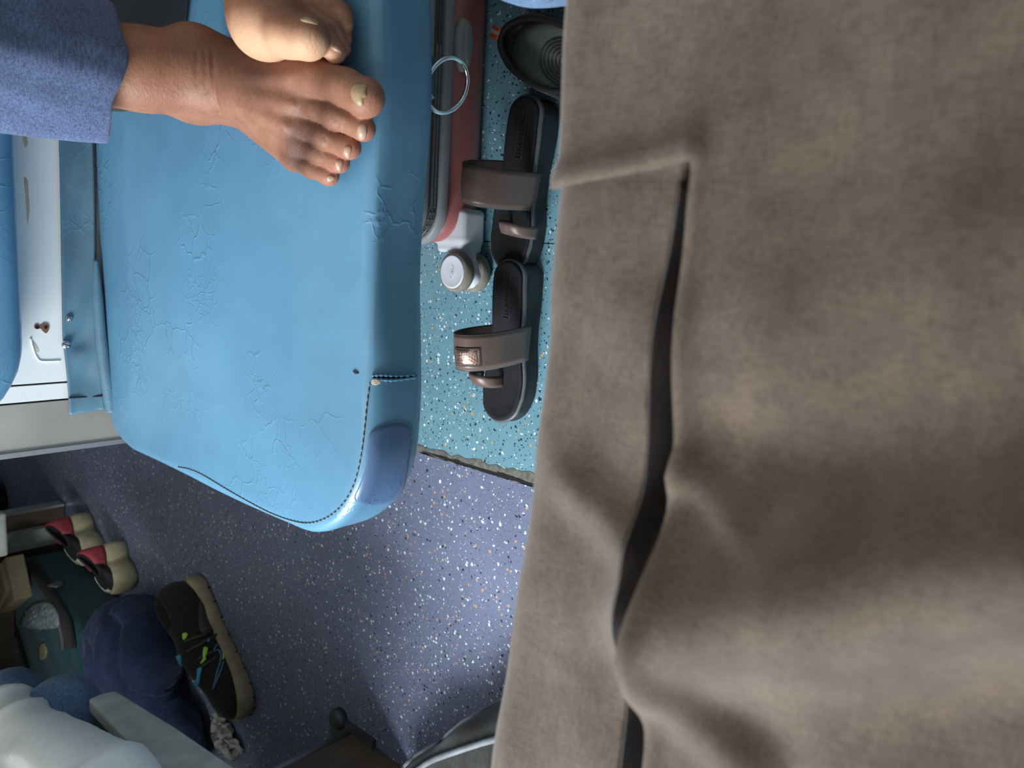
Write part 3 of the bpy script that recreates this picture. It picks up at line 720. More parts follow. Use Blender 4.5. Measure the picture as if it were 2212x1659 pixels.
# trousers: wide cuff of the near leg with folds, thighs, other leg
def cuff_rings():
    ctr = spline([(0.163, 0.812, S0+.152), (0.165, 0.824, S0+.20), (0.170, 0.842, S0+.27), (0.178, 0.868, S0+.38), (0.190, 0.885, S0+.47)], 44)
    a = np.linspace(0, 2*math.pi, 72, endpoint=False); out = []
    for i, c in enumerate(ctr):
        t = i/43; rx = 0.058+0.020*t; ry = 0.054+0.020*t
        f = 1+0.06*np.cos(2*a-0.6)*(1-t)+0.035*np.sin(3*a+1+2.5*t)+0.022*np.sin(7*a+3*t)*(0.4+t)+0.012*np.sin(12*a-5*t)
        # a pressed corner pulled out towards the aisle side
        f += 0.24*np.exp(-((np.angle(np.exp(1j*(a-3.35))))/0.30)**2)*(1-0.35*t)
        hem = 0.005*np.sin(2*a+0.4)+0.0025*np.sin(5*a)
        x = c[0]+rx*f*np.cos(a); y = c[1]+ry*f*np.sin(a); z = c[2]+hem*(1-t)**3
        out.append(np.stack([x, y, z], 1))
    return out
R_ = cuff_rings(); inner = [np.stack([r[:, 0].mean()+(r[:, 0]-r[:, 0].mean())*.965, r[:, 1].mean()+(r[:, 1]-r[:, 1].mean())*.965, r[:, 2]+.0005], 1) for r in R_]
Vc, Fc = loft(inner[::-1]+R_, True, False)
HIPR, HIPL = (0.27, 1.055, 0.545), (0.45, 1.055, 0.545); KR, KL = (0.192, 0.888, 0.915), (0.66, 0.850, 0.590)
def trous_f(P):
    d = rc(P, HIPR, HIPL, .100, .100); d = smin(d, rc(P, HIPR, KR, .092, .070), .05); d = smin(d, rc(P, HIPL, KL, .092, .072), .05)
    d = smin(d, rc(P, KL, (0.49, 0.835, SEAT+.085), .070, .060), .03)
    d = smin(d, rc(P, KR, (0.188, 0.882, 0.84), .068, .070), .02)
    d = d+0.003*np.sin(P[..., 0]*60+P[..., 2]*40)*np.sin(P[..., 1]*55)
    return smax(smax(d, (SEAT+.004)-P[..., 2], .01), P[..., 1]-1.163, .01)
Vt, Ft = sdf_mesh(trous_f, (0.08, 0.74, 0.42), (0.78, 1.19, 1.02), 0.008)
V, F = merge([(Vc, Fc), (Vt, Ft)]); mesh('trousers', V, F, 'chambray', man)

# ================================================================== PINK SUITCASE UNDER THE BERTH
def rrect(x0, x1, y0, y1, R, n=9):
    P = []
    for cx, cy, a0 in ((x1-R, y1-R, 0), (x0+R, y1-R, 90), (x0+R, y0+R, 180), (x1-R, y0+R, 270)):
        for t in np.linspace(0, 90, n): P.append((cx+R*math.cos(math.radians(a0+t)), cy+R*math.sin(math.radians(a0+t))))
    return np.array(P)
sc = thing('suitcase', (0.35, 1.08, 0.0), 'pink hard-shell suitcase with grey zip rim lying flat under the blue berth', 'suitcase')
CX0, CX1, CY0, CY1 = 0.022, 0.70, 0.862, 1.235
def cring(ins, z, R=0.052): return np.concatenate([rrect(CX0+ins, CX1-ins, CY0+ins, CY1-ins, max(R-ins, .008)), np.full((36, 1), z)], 1)
mesh('lower_shell', *loft([cring(i, z) for i, z in ((.040, .004), (.020, .006), (.010, .012), (.005, .024), (.003, .045), (.004, .086))]), 'pink', sc)
mesh('upper_shell', *loft([cring(i, z) for i, z in ((.004, .136), (.003, .17), (.004, .20), (.010, .222), (.022, .232), (.045, .235))]), 'pink', sc)
mesh('rim', *loft([cring(i, z) for i, z in ((.010, .083), (.000, .084), (-.003, .088), (-.003, .100), (.000, .103), (.008, .1035))]), 'gray_rim', sc)
mesh('rim', *loft([cring(i, z) for i, z in ((.008, .1225), (.000, .123), (-.003, .126), (-.003, .136), (.000, .140), (.010, .141))]), 'gray_rim', sc)
mesh('zip_and_shade_strip', *loft([cring(i, z) for i, z in ((.010, .101), (.0025, .1025), (.0015, .113), (.0025, .1235), (.010, .125))]), 'tape', sc)
tr = cring(.0012, .113)
mesh('zip_coil', *tube(np.concatenate([tr[18:], tr[:1]])[:20], 0.0016, 6), 'zip', sc)
L = np.array([AY(904+k, 300, CY0)[2] for k in (0, 1)])
teeth = []
seg = np.concatenate([np.stack([np.full(40, CX0+.0015), np.linspace(1.0, CY0+.05, 40)], 1), rrect(CX0+.0012, CX1, CY0+.0012, CY1, .051)[18:27], np.stack([np.linspace(CX0+.055, 0.30, 110), np.full(110, CY0+.0012)], 1)])
for x_, y_ in seg:
    for z_ in (.1100, .1160):
        V, F = box_vf((x_-.0007, y_-.0012, z_-.0012), (x_+.0007, y_+.0012, z_+.0012)); teeth.append((V, F))
tag(mesh('zip_teeth', *merge(teeth), 'gray_rim', sc, smooth=False), kind='stuff')
# oval stand-off pad
pa = AY(998, 98, CY0+.002); a = np.linspace(0, 2*math.pi, 32, endpoint=False)
pr = lambda k, dy: pa+np.stack([np.cos(a)*.036*k, a*0+dy, np.sin(a)*.017*k], 1)
mesh('stand_off_pad', *loft([pr(1.05, .004), pr(1.05, -.003), pr(.95, -.008), pr(.6, -.0095)]), 'foot_pad', sc)
pr2 = lambda k, dy: pa+np.array([0.002, 0, -.004])+np.stack([np.cos(a)*.027*k, a*0+dy, np.sin(a)*.008*k], 1)
mesh('pad_inlay', *loft([pr2(1, -.006), pr2(1, -.0102), pr2(.9, -.0108)]), 'gray_rim', sc)
# spinner caster at the corner
h0, h1 = AY(1000, 474, CY0), AY(1046, 520, CY0)
def hb(P):
    d = rbox(P, (0.050, CY0+.030, .030), (.028, .036, .026), .010); d = smin(d, rbox(P, (0.022, CY0+.026, .030), (.012, .028, .024), .006), .006)
    d = smin(d, rc(P, (0.018, CY0+.020, .030), (-.026, CY0-.004, .030), .0205, .0150), .004)
    d = smin(d, rbox(P, (-.026, CY0+.006, .033), (.020, .006, .010), .005), .006)
    return smax(d, .004-P[..., 2], .003)
V, F = sdf_mesh(hb, (-.08, CY0-.02, 0), (.09, CY0+.09, .075), 0.0018); mesh('caster_fork', V, F, 'white_plastic', sc)
wc = A(976, 587, .062); wc = np.array([wc[0], wc[1], 0])
def disc(prof, c, n=40):
    a = np.linspace(0, 2*math.pi, n, endpoint=False)
    return loft([np.stack([c[0]+r*np.cos(a), c[1]+r*np.sin(a), np.full(n, z)], 1) for r, z in prof])
for zb, vis in ((.0405, True), (.004, False)):
    tyre = mesh('wheel', *disc([(.020, zb), (.027, zb), (.0305, zb+.003), (.0315, zb+.010), (.0305, zb+.018), (.0275, zb+.0205), (.020, zb+.0208)], wc), 'tyre', sc)
    mesh('hub_cap', *disc([(.0255, zb+.018), (.0258, zb+.0212), (.0240, zb+.0222), (.0225, zb+.0215), (.0100, zb+.0215)], wc), 'white_plastic', tyre)
    if vis:
        e_ = np.stack([wc[0]+.0095*np.cos(a), wc[1]+.0050*np.sin(a), np.full(32, zb+.0216)], 1)
        mesh('emblem', *tube(e_, .0004, 6, closed=True), 'white_emboss', tyre)
        V, F = text_vf('VIP', .0075, .0004); V = np.stack([wc[0]-V[:, 0], wc[1]-V[:, 1], zb+.0216+V[:, 2]], 1)
        mesh('emblem', V, F, 'white_emboss', tyre, smooth=False)
mesh('axle', *disc([(.006, .006), (.006, .060)], wc), 'dark_steel', sc)

# ================================================================== SANDALS
def outline(L, prof, shift, n=64):
    """closed plan outline of a sole: heel at x=0, toe at x=L; prof (t, half width)"""
    t = (1-np.cos(np.linspace(0, math.pi, n//2+1)))/2; hw = np.interp(t, *zip(*prof)); cs = np.interp(t, *zip(*shift))
    hw = hw*1.0; k = np.clip(np.minimum(t, 1-t)/0.10, 0, 1); hw = np.minimum(hw, np.interp(t, *zip(*prof))*np.sqrt(1-(1-k)**2))
    up = np.stack([t*L, cs+hw], 1); dn = np.stack([t*L, cs-hw], 1)[::-1]
    return np.concatenate([up, dn[1:-1]])
def inset(o, d):
    c = o.mean(0); T = np.roll(o, -1, 0)-np.roll(o, 1, 0); N = np.stack([T[:, 1], -T[:, 0]], 1); N /= np.linalg.norm(N, axis=1)[:, None]+1e-9
    if ((o-c)*N).sum() > 0: N = -N
    return o+N*d
def ring3(o, z): return np.concatenate([o, np.broadcast_to(z, (len(o),)).reshape(-1, 1)], 1)
def sandal(loc, ang, flip, label, text, badge):
    Ls = 0.252
    prof = [(0, .030), (.08, .031), (.25, .033), (.42, .032), (.55, .035), (.70, .042), (.82, .042), (.92, .036), (1, .030)]
    shf = [(0, 0), (.3, 0), (.6, -.001), (.85, -.005), (1, -.008)]
    o = outline(Ls, prof, shf, 72); t = o[:, 0]/Ls
    top = lambda tt: np.interp(tt, [0, .15, .45, .75, 1], [.050, .049, .041, .034, .036]); bot = np.interp(t, [0, .85, 1], [0, 0, .006])
    s = thing('sandal', loc, label, 'sandal', None)
    X_ = lambda V: xf(V, loc, ang, flip=flip)
    tp = top(t); tot = lambda f: bot+(tp-bot)*f
    V, F = loft([ring3(inset(o, .006), bot), ring3(inset(o, .001), tot(.06)), ring3(o, tot(.14)), ring3(inset(o, .0015), tot(.17)), ring3(inset(o, .0025), tot(.70)), ring3(inset(o, .003), tot(.76))]); mesh('outsole', X_(V), F, 'outsole', s)
    V, F = loft([ring3(inset(o, .004), tot(.74)), ring3(inset(o, .0005), tot(.77)), ring3(inset(o, -.0005), tot(.86)), ring3(inset(o, .002), tot(.93)), ring3(inset(o, .006), tot(.88))], True, False); mesh('welt', X_(V), F, 'edge_gray', s)
    c = np.array([.5*Ls, -.001])
    rings = [ring3(inset(o, .005), tot(.90)), ring3(inset(o, .0035), tot(.97)), ring3(inset(o, .006), tot(1.0)+.001), ring3(inset(o, .010), tot(1.0)-.0008)]
    oi = inset(o, .010)
    for k in (.8, .6, .4, .2, .04):
        q = np.stack([c[0]+(oi[:, 0]-c[0])*k, -.001*(1-k)+oi[:, 1]*k], 1); rings.append(ring3(q, top(q[:, 0]/Ls)-.0008-.0018*(1-k)))
    V, F = loft(rings); mesh('footbed', X_(V), F, 'footbed', s)
    # wide instep strap
    def band(x0, x1, y0, y1, h, skew, zb0, zb1, n=34, m=9, sq=0.85, ya=0.0):
        a = np.linspace(0, math.pi, n); G = np.zeros((n, m, 3))
        for j, u in enumerate(np.linspace(0, 1, m)):
            cy, ry = (y0+y1)/2, (y1-y0)/2
            y = cy-ry*np.cos(a)*(1+.28*np.sin(a)); z = np.where(a < math.pi/2, zb0, zb1)+(h-.004*abs(u-.5)-.010*(u-.5))*np.sin(a)**sq
            G[:, j] = np.stack([x0+(x1-x0)*u+skew*np.sin(a)+0*y, y+ya*u, z], 1)
        return G
    G = band(.100, .150, -.0345, .0355, .110, .010, .026, .026, ya=.0)
    G[:, :, 0] += np.linspace(.004, -.004, 34)[:, None]
    st_ = mesh('instep_strap', X_(G.reshape(-1, 3)), grid_vf(G)[1], 'strap', s); mod(st_, 'SOLIDIFY', thickness=.0028, offset=0)
    Gi = G.copy(); cy = G[..., 1].mean(); Gi[..., 1] = cy+(G[..., 1]-cy)*.95; Gi[..., 2] -= .0028*np.clip((G[..., 2]-.03)/.02, 0, 1)
    mesh('strap_lining', X_(Gi.reshape(-1, 3)), grid_vf(Gi)[1], 'strap_in', st_)
    mesh('zip_trim', X_(tube(G[:, -1], .0016, 6)[0]), tube(G[:, -1], .0016, 6)[1], 'edge_gray', st_)
    tt = []
    for i in range(1, 33):
        for u in (0, .5):
            p = G[i, -1]*(1-u)+G[min(i+1, 33), -1]*u; V, F = box_vf(p-.0011, p+.0011); V = np.array(V)+[.0009, 0, 0]; tt.append((V, F))
    V, F = merge(tt); tag(mesh('trim_teeth', X_(V), F, 'dull_metal', st_, smooth=False), kind='stuff')
    mesh('strap_binding', X_(tube(G[:, 0], .0016, 6)[0]), tube(G[:, 0], .0016, 6)[1], 'strap_in', st_)
    if badge:
        i0, i1 = badge; B = G[i0:i1, 3:8].copy(); nrm = np.stack([B[..., 0]*0, B[..., 1]-cy, B[..., 2]-.03], -1); nrm /= np.linalg.norm(nrm, axis=-1, keepdims=True)
        bo = mesh('badge', X_((B+nrm*.0022).reshape(-1, 3)), grid_vf(B)[1], 'badge', st_); mod(bo, 'SOLIDIFY', thickness=.0016, offset=0)
        bo['label'] = 'rose metallic textured badge'
        fr = np.concatenate([B[0], B[1:, -1], B[-1, ::-1][1:], B[::-1, 0][1:-1]])+0.0
        nf = np.stack([fr[..., 0]*0, fr[..., 1]-cy, fr[..., 2]-.03], -1); nf /= np.linalg.norm(nf, axis=-1, keepdims=True); q = fr+nf*.0022
        V, F = tube(q, .0011, 6, closed=True); mesh('badge_frame', X_(V), F, 'strap_in', bo)
    # toe loop
    G2 = band(.178, .194, -.050, -.004, .042, .000, .028, .030, n=24, m=5, sq=.8)
    tl = mesh('toe_strap', X_(G2.reshape(-1, 3)), grid_vf(G2)[1], 'strap', s); mod(tl, 'SOLIDIFY', thickness=.0026, offset=0)
    for j in (0, -1): mesh('binding', X_(tube(G2[:, j], .0012, 6)[0]), tube(G2[:, j], .0012, 6)[1], 'edge_gray' if j else 'strap_in', tl)
    # stamped label with lettering
    lx0, lx1 = .018, .088; lab = [np.array([(lx0+(lx1-lx0)*u, v*.0062) for u, v in ((0, -1), (1, -1), (1, 1), (0, 1))])]
    q = lab[0]; zz = top(q[:, 0]/Ls)-.0033
    fr = np.concatenate([np.linspace(q[i], q[(i+1) % 4], 8, endpoint=False) for i in range(4)]); P = np.concatenate([fr, (top(fr[:, 0]/Ls)-.0012+.0*np.abs(fr[:, 1])).reshape(-1, 1)], 1)
    V, F = tube(P, .0006, 5, closed=True); lb = mesh('label_frame', X_(V), F, 'label_gray', s)
    V, F = text_vf(text, .0085, .0007)
    V[:, 0] *= (lx1-lx0)*.88/np.ptp(V[:, 0]); f_ = -1 if flip else 1
    W = np.stack([(lx0+lx1)/2+V[:, 0], V[:, 1]*f_, top(((lx0+lx1)/2+V[:, 0])/Ls)-.0014+V[:, 2]], 1)
    mesh('lettering', X_(W), F, 'label_gray', lb, smooth=False)
    return s
p0, p1 = A(1108, 556, .045), A(1075, 920, .036)
hp, tp_ = A(1100, 556, .048), A(1078, 921, .036)
a1 = math.atan2(tp_[1]-hp[1], tp_[0]-hp[0])
sandal((hp[0]-.002, hp[1], 0.0), a1, False, 'black wedge sandal with brown straps and shiny rose badge, toe towards the aisle', 'SHUZ TOUCH', (15, 24))
hp2, tp2 = A(1138, 212, .048), A(1088, 549, .036)
a2 = math.atan2(tp2[1]-hp2[1], tp2[0]-hp2[0])
sandal((hp2[0]+.006, hp2[1], 0.0), a2, True, 'black wedge sandal with plain brown straps standing against the pink suitcase', 'SHUZ TOUCH', None)

# ================================================================== SIDE SEATS ACROSS THE AISLE
FX = -0.82
ss_ = thing('side_seat', (-1.15, 1.1, 0.0), 'grey side seat across the aisle under the person in the white shirt', 'seat')
fa = [AX(188, 1510, FX), AX(250, 1490, FX), AX(380, 1570, FX), AX(510, 1659, FX)]
yT = fa[0][1]; prof_ = np.array([(yT, .421), (yT+.003, .400), (fa[1][1], fa[1][2]), (fa[2][1], fa[2][2]), (fa[3][1], fa[3][2]), (0.95, .32), (0.86, .32), (0.86, .421)])
o = mesh('fascia_board', *loft([np.stack([np.full(8, FX), prof_[:, 0], prof_[:, 1]], 1), np.stack([np.full(8, FX-.028), prof_[:, 0], prof_[:, 1]], 1)]), 'gray_paint', ss_, smooth=False); bevel(o, .005, 3)
box('seat_board', (WX+.002, 0.865, .372), (FX-.027, yT-.004, .414), 'laminate_dark', ss_, .006)
box('pedestal', (-1.42, 0.98, -.004), (-0.972, 1.172, .374), 'laminate_dark', ss_, .003)
mesh('pedestal_corner', *tube([(-0.972, 1.176, -.003), (-0.972, 1.176, .372)], .0075, 8), 'dull_metal', ss_)
mesh('pedestal_foot', *disc([(.022, -.004), (.022, .010), (.017, .016)], (-0.960, 1.215, 0)), 'dark_steel', ss_)
box('base_ledge', (-1.10, 1.10, -.004), (-0.955, 1.24, .006), 'dark_steel', ss_)
s2 = thing('side_seat', (-1.15, 2.42, 0.0), 'pale grey side seat end board beyond the teal suitcase', 'seat')
gx0, gx1 = A(16, 1196, .31), A(16, 1108, .31)
o = box('end_board', (gx0[0], gx1[1], .312), (gx1[0], gx1[1]+.03, .80), 'gray_paint', s2, .006)
box('seat_board', (WX+.002, gx1[1]+.005, .42), (gx0[0]+.01, YS, .47), 'gray_paint', s2, .006)

# seated person in white shirt and jeans
p2 = thing('person', (-1.10, 1.2, -.0035), 'person in white shirt and blue jeans sitting on the side seat across the aisle', 'person')
def jeans_f(P):
    d = rc(P, (-1.06, 1.14, .52), (-1.24, 1.14, .52), .100, .100)
    d = smin(d, chain(P, [((-1.06, 1.15, .515), .088), ((-0.885, 1.500, .430), .060), ((-1.25, 1.30, .470), .045)], .02), .03)
    d = smin(d, chain(P, [((-1.24, 1.15, .515), .088), ((-0.970, 1.755, .450), .060), ((-1.10, 1.30, .475), .045)], .02), .03)
    d = d+.002*np.sin(P[..., 1]*80+P[..., 0]*50)*np.sin(P[..., 2]*70)
    return np.where(P[..., 1] < yT+.015, smax(d, .4155-P[..., 2], .01), d)
V, F = sdf_mesh(jeans_f, (-1.40, 0.98, .34), (-0.78, 1.84, .66), .0085); mesh('jeans', V, F, 'denim', p2)
def white_f(P):
    d = rc(P, (-1.15, 1.12, .56), (-1.15, 1.10, 0.94), .150, .140)
    d = smin(d, rc(P, (-1.02, 1.12, .53), (-0.93, 1.30, .515), .100, .075), .05)      # shirt lying over the lap
    d = smin(d, rc(P, (-1.20, 1.12, .53), (-1.120, 1.46, .52), .105, .075), .05)
    d = smin(d, chain(P, [((-1.00, 1.10, .98), .066), ((-0.800, 1.02, .57), .062), ((-0.800, 1.06, .505), .062), ((-0.895, 1.55, .515), .054), ((-0.97, 1.62, .525), .040)], .03), .02)
    d = smin(d, chain(P, [((-1.30, 1.10, .98), .066), ((-1.40, 1.12, .68), .058), ((-1.20, 1.42, .58), .045)], .02), .03)
    x, y, z = P[..., 0], P[..., 1], P[..., 2]
    ap = A(10, 1640, .50); th = np.arctan2(y-ap[1], x-ap[0]); r_ = np.hypot(x-ap[0], y-ap[1])
    d = d-.010*(1-np.abs(np.sin(9*th+.5*np.sin(r_*14))))**2*np.clip(r_/.12, 0, 1)-.005*(1-np.abs(np.sin(19*(x*.6+y*.8)+9*z)))**2
    return smax(d, .426-z, .008)
V, F = sdf_mesh(white_f, (-1.50, 0.90, .40), (-0.70, 1.66, 1.10), .0075); mesh('shirt', V, F, 'white_cloth', p2)
H2 = np.array([-1.15, 1.13, 1.22])
def skin2(P):
    d = ell(P, H2, (.074, .094, .108)); d = smin(d, ell(P, H2+[0, .035, -.065], (.052, .060, .050)), .03); d = smin(d, ell(P, H2+[0, .098, -.012], (.015, .020, .026)), .012)
    d = smin(d, ell(P, H2+[0, .082, -.058], (.026, .012, .009)), .008)
    for s in (-1, 1):
        d = smin(d, ell(P, H2+[s*.078, -.010, -.005], (.010, .020, .030)), .006); d = smax(d, -ell(P, H2+[s*.031, .098, .012], (.017, .012, .010)), .010)
    d = smin(d, rc(P, H2+[0, -.02, -.07], H2+[0, -.03, -.22], .052, .058), .03)
    for s in (-1, 1):      # arms inside the sleeves
        d = smin(d, rc(P, H2+[0, -.03, -.22], (-1.15+s*.15, 1.10, .97), .06, .045), .03)
    d = smin(d, chain(P, [((-1.00, 1.10, .97), .045), ((-0.800, 1.03, .56), .038), ((-0.795, 1.07, .507), .038), ((-1.0, 1.58, .525), .026)], .02), .01)
    d = smin(d, chain(P, [((-1.30, 1.10, .97), .045), ((-1.39, 1.12, .68), .038), ((-1.18, 1.45, .575), .026)], .02), .01)
    for s, h in ((1, (-1.03, 1.600, .530)), (-1, (-1.17, 1.48, .575))):
        h = np.array(h); d = np.minimum(d, rc(P, h-[0, .05, 0], h+[0, .03, -.004], .026, .024))
        for k in range(4):
            q = h+[(k-1.5)*.018, .04, -.002]; d = smin(d, chain(P, [(q, .0092), (q+[0, .034, -.010], .0084), (q+[0, .050, -.032], .0075)], .003), .004)
        d = smin(d, chain(P, [(h+[-s*.018, 0, 0], .012), (h+[-s*.045, .03, -.008], .0095), (h+[-s*.045, .055, -.020], .0085)], .003), .008)
    return d
V, F = sdf_mesh(skin2, (-1.45, 0.96, .44), (-0.74, 1.72, 1.36), .0075); mesh('body', V, F, 'skin', p2)
def hair2(P): return smax(ell(P, H2+[0, -.012, .022], (.080, .096, .102)), -(P[..., 2]-H2[2]-.030+0.6*(P[..., 1]-H2[1])*-1.0*-1.0+0.0), .01)
V, F = sdf_mesh(lambda P: smax(ell(P, H2+[0, -.012, .022], (.080, .096, .102)), H2[2]+.030+0.6*(P[..., 1]-H2[1])-P[..., 2], .01), H2-[.1, .13, .1], H2+[.1, .12, .14], .007); mesh('hair', V, F, 'hair', p2)
# ================================================================== SHOES
def shoe(name, loc, ang, flip, label, L_, prof, shf, sole_h, sole_mat, up_mat, hh, op=(.27, .20, .62), rim='shoe_black', insole='insole', net=None, group=None, sole_rings=None):
    t = thing(name, loc, label, 'shoe', group); o = outline(L_, prof, shf, 64); X_ = lambda V: xf(V, loc, ang, flip=flip)
    rg = sole_rings or ((.006, 0), (.001, .10), (-.001, .5), (.001, .9), (.005, 1.0))
    V, F = loft([ring3(inset(o, i), sole_h*f) for i, f in rg]); mesh('sole', X_(V), F, sole_mat, t)
    cx, hl, kw = op; n = len(o); tt = o[:, 0]/L_
    base = inset(o, .004); ctr = np.array([cx*L_, 0.0])
    wmax = np.interp(cx, *zip(*prof))
    ang_ = np.arctan2((o[:, 1])/wmax, (o[:, 0]-ctr[0])/(np.where(o[:, 0] > ctr[0], L_-ctr[0], ctr[0])))
    opn = np.stack([ctr[0]+hl*L_*np.cos(ang_), kw*wmax*np.sin(ang_)], 1)
    zo = hh*(0.84+0.16*np.cos(ang_+math.pi))+hh*0.03*np.cos(2*ang_)
    rings = []
    for s in np.linspace(0, 1, 9):
        q = base*(1-s)+opn*s; bul = .006*math.sin(math.pi*s); c2 = q-np.array([cx*L_, 0]); c2 = c2/(np.linalg.norm(c2, axis=1)[:, None]+1e-9)
        rings.append(ring3(q+c2*bul, sole_h*.92+(zo-sole_h*.92)*(1-(1-s)**1.9)))
    V, F = loft(rings, True, False); up = mesh('upper', X_(V), F, up_mat, t); mod(up, 'SOLIDIFY', thickness=.0025, offset=-1)
    V, F = tube(rings[-1], .0042, 8, closed=True); mesh('collar', X_(V), F, rim, t)
    zin = sole_h*1.02; inn = [rings[-1]-[0, 0, .001]]
    for s in (.35, .7, 1): inn.append(ring3(opn*(1-s)+(opn*(1.10)-ctr*.10)*s, zo*(1-s)+(zin+.006)*s))
    V, F = loft(inn, True, False); mesh('lining', X_(V), F, rim, t)
    io = opn*1.13-ctr*.13; V, F = loft([ring3(io, zin), ring3(io, zin+.004), ring3(ctr+(io-ctr)*.7, zin+.003), ring3(ctr+(io-ctr)*.1, zin+.002)]); ins = mesh('insole', X_(V), F, insole, t)
    if net:
        nt = []
        m = [i for i in range(n) if .02 < tt[i] < .75]
        V, F = loft([ring3(inset(o, i), sole_h*f) for i, f in ((.004, .55), (-.0022, .60), (-.0022, .90), (.004, .95))]); mesh('sole_band', X_(V), F, net, t)
        for i in range(0, n):
            p = inset(o, -.0028)[i]; q = inset(o, -.0028)[(i+1) % n]; c = (p+q)/2; d_ = (q-p)*.28
            e = np.array([d_[1], -d_[0]]); e = e/(np.linalg.norm(e)+1e-9)*.0008
            a_, b_ = c-d_, c+d_; nt.append(loft([np.array([(*(a_-e), sole_h*.66), (*(b_-e), sole_h*.66), (*(b_-e), sole_h*.84), (*(a_-e), sole_h*.84)]), np.array([(*(a_+e), sole_h*.66), (*(b_+e), sole_h*.66), (*(b_+e), sole_h*.84), (*(a_+e), sole_h*.84)])]))
        V, F = merge(nt); tag(mesh('net_openings', X_(V), F, 'shoe_black', t, smooth=False), kind='stuff')
    return t, X_, rings, (ctr, io, zin), ins
PF = [(0, .034), (.1, .036), (.3, .038), (.45, .038), (.6, .044), (.75, .049), (.9, .044), (1, .034)]; SF = [(0, 0), (.5, 0), (.8, -.003), (1, -.008)]
hs = A(1070, 74, .070); ang_s = math.radians(-114)
t1, X1, R1, (ct, io, zi), ins = shoe('slip_on_shoe', (hs[0], hs[1]-.005, 0), ang_s, False, 'black knit slip-on shoe with orange heel tab and ringed grey insole', .275, [(a_, b_*1.18) for a_, b_ in PF], SF, .034, 'shoe_black', 'knit', .068, op=(.31, .285, .92), net='salmon')
for k in (.62, .53, .44, .35, .26, .17):
    q = np.array([0.40*.275, 0])+(io-ct)*k*np.array([.9, 1.0]); V, F = tube(ring3(q, zi+.0040), .0011, 5, closed=True); mesh('insole_ring', X1(V), F, 'insole_dark', ins)
tb = [(-.013, -.008, .068), (-.013, .008, .068), (.008, .008, .075), (.008, -.008, .075)]; tb = np.array(tb)
mesh('pull_tab', X1(loft([tb, tb+[0, 0, .004]])[0]), loft([tb, tb+[0, 0, .004]])[1], 'orange', t1, smooth=False)
wb_ = np.array([(-.0135, -.002, .0675), (-.0135, .003, .0675), (.008, .003, .0747), (.008, -.002, .0747)]); mesh('tab_stripe', X1(loft([wb_, wb_+[0, 0, .005]])[0]), loft([wb_, wb_+[0, 0, .005]])[1], 'shoe_white', t1, smooth=False)
hw_ = A(1100, 6, .02)
shoe('trainer', (hw_[0]+.080, hw_[1]+.035, 0), math.radians(-112), True, 'black shoe with white sole beside the orange-tabbed slip-on', .275, PF, SF, .030, 'shoe_white', 'shoe_black', .08)

# children's chunky trainers
KP = [(0, .030), (.12, .036), (.28, .034), (.40, .021), (.46, .023), (.58, .038), (.72, .043), (.88, .039), (1, .030)]
def kid(px0, px1, label):
    h, t_ = A(*px0, .02), A(*px1, .02); an = math.atan2(t_[1]-h[1], t_[0]-h[0]); L_ = float(np.hypot(*(t_-h)[:2]))
    c, s = math.cos(an), math.sin(an); side = np.array([s, -c])   # to the aisle side
    loc = (h[0]-side[0]*.034*-1*-1, h[1]-side[1]*.034, -.004)
    t, X_, R, _, _ = shoe('child_trainer', loc, an, False, label, L_, KP, [(0, 0), (1, 0)], .068, 'cream_sole', 'shoe_black', .120, op=(.34, .26, .72), group='pair of chunky child trainers',
        sole_rings=((.008, 0), (.001, .08), (-.004, .35), (-.005, .6), (-.001, .88), (.006, 1.0)))
    n = len(R[0]); G = np.array([np.concatenate([r, r[:1]]) for r in R]); c0 = np.array([.3*L_, 0, .04])
    def patch(name, i0, i1, j0, j1, mat, lift):
        idx = [(j % n) for j in range(j0, j1)]; B = G[i0:i1][:, idx]; d_ = B-c0; d_ /= np.linalg.norm(d_, axis=-1, keepdims=True)
        o = mesh(name, X_((B+d_*lift).reshape(-1, 3)), grid_vf(B)[1], mat, t); mod(o, 'SOLIDIFY', thickness=.003, offset=0)
    patch('heel_counter', 0, 8, -14, 15, 'red_heel', .004)
    patch('side_trim', 1, 5, n-27, n-20, 'silver', .003)
    patch('side_trim', 4, 8, n-24, n-22, 'silver', .003)
    patch('toe_trim', 1, 4, n-32, n-28, 'shoe_white', .003)
kid((168, 1132), (206, 1222), 'cream-soled child trainer with red heel next to the dark bulkhead')
kid((238, 1186), (270, 1282), 'cream-soled child trainer with red heel next to the navy bag')

# dark running shoe with bright laces
sh, st2 = A(412, 1262, .0), A(528, 1556, .0); an = math.atan2(st2[1]-sh[1], st2[0]-sh[0]); Lr = float(np.hypot(*(st2-sh)[:2]))
sd = np.array([math.sin(an), -math.cos(an)]); rl = np.array([sh[0], sh[1], -.004]) - np.array([sd[0]*-.045*-1, sd[1]*.045, 0])
kx = Lr/.36
def run_local(P):
    q = (P-np.asarray(rl, np.float32)); c, s = math.cos(an), math.sin(an)
    return np.stack([q[..., 0]*c+q[..., 1]*s, -q[..., 0]*s+q[..., 1]*c, q[..., 2]], -1)
def run_f(P):
    q = run_local(P); d = ell(q, (.062*kx, 0, .072), (.062*kx, .044, .062)); d = smin(d, ell(q, (.165*kx, 0, .060), (.105*kx, .047, .052)), .03)
    d = smin(d, ell(q, (.268*kx, 0, .045), (.088*kx, .052, .036)), .03); d = smax(d, -ell(q, (.070*kx, 0, .150), (.052*kx, .028, .070)), .008)
    return smax(d, .026-q[..., 2], .004)
rt = thing('running_shoe', tuple(rl), 'charcoal running shoe with tan sole and lime and cyan laces beside the navy bag', 'shoe')
mn = np.minimum(sh, st2)-.10; mx = np.maximum(sh, st2)+.10
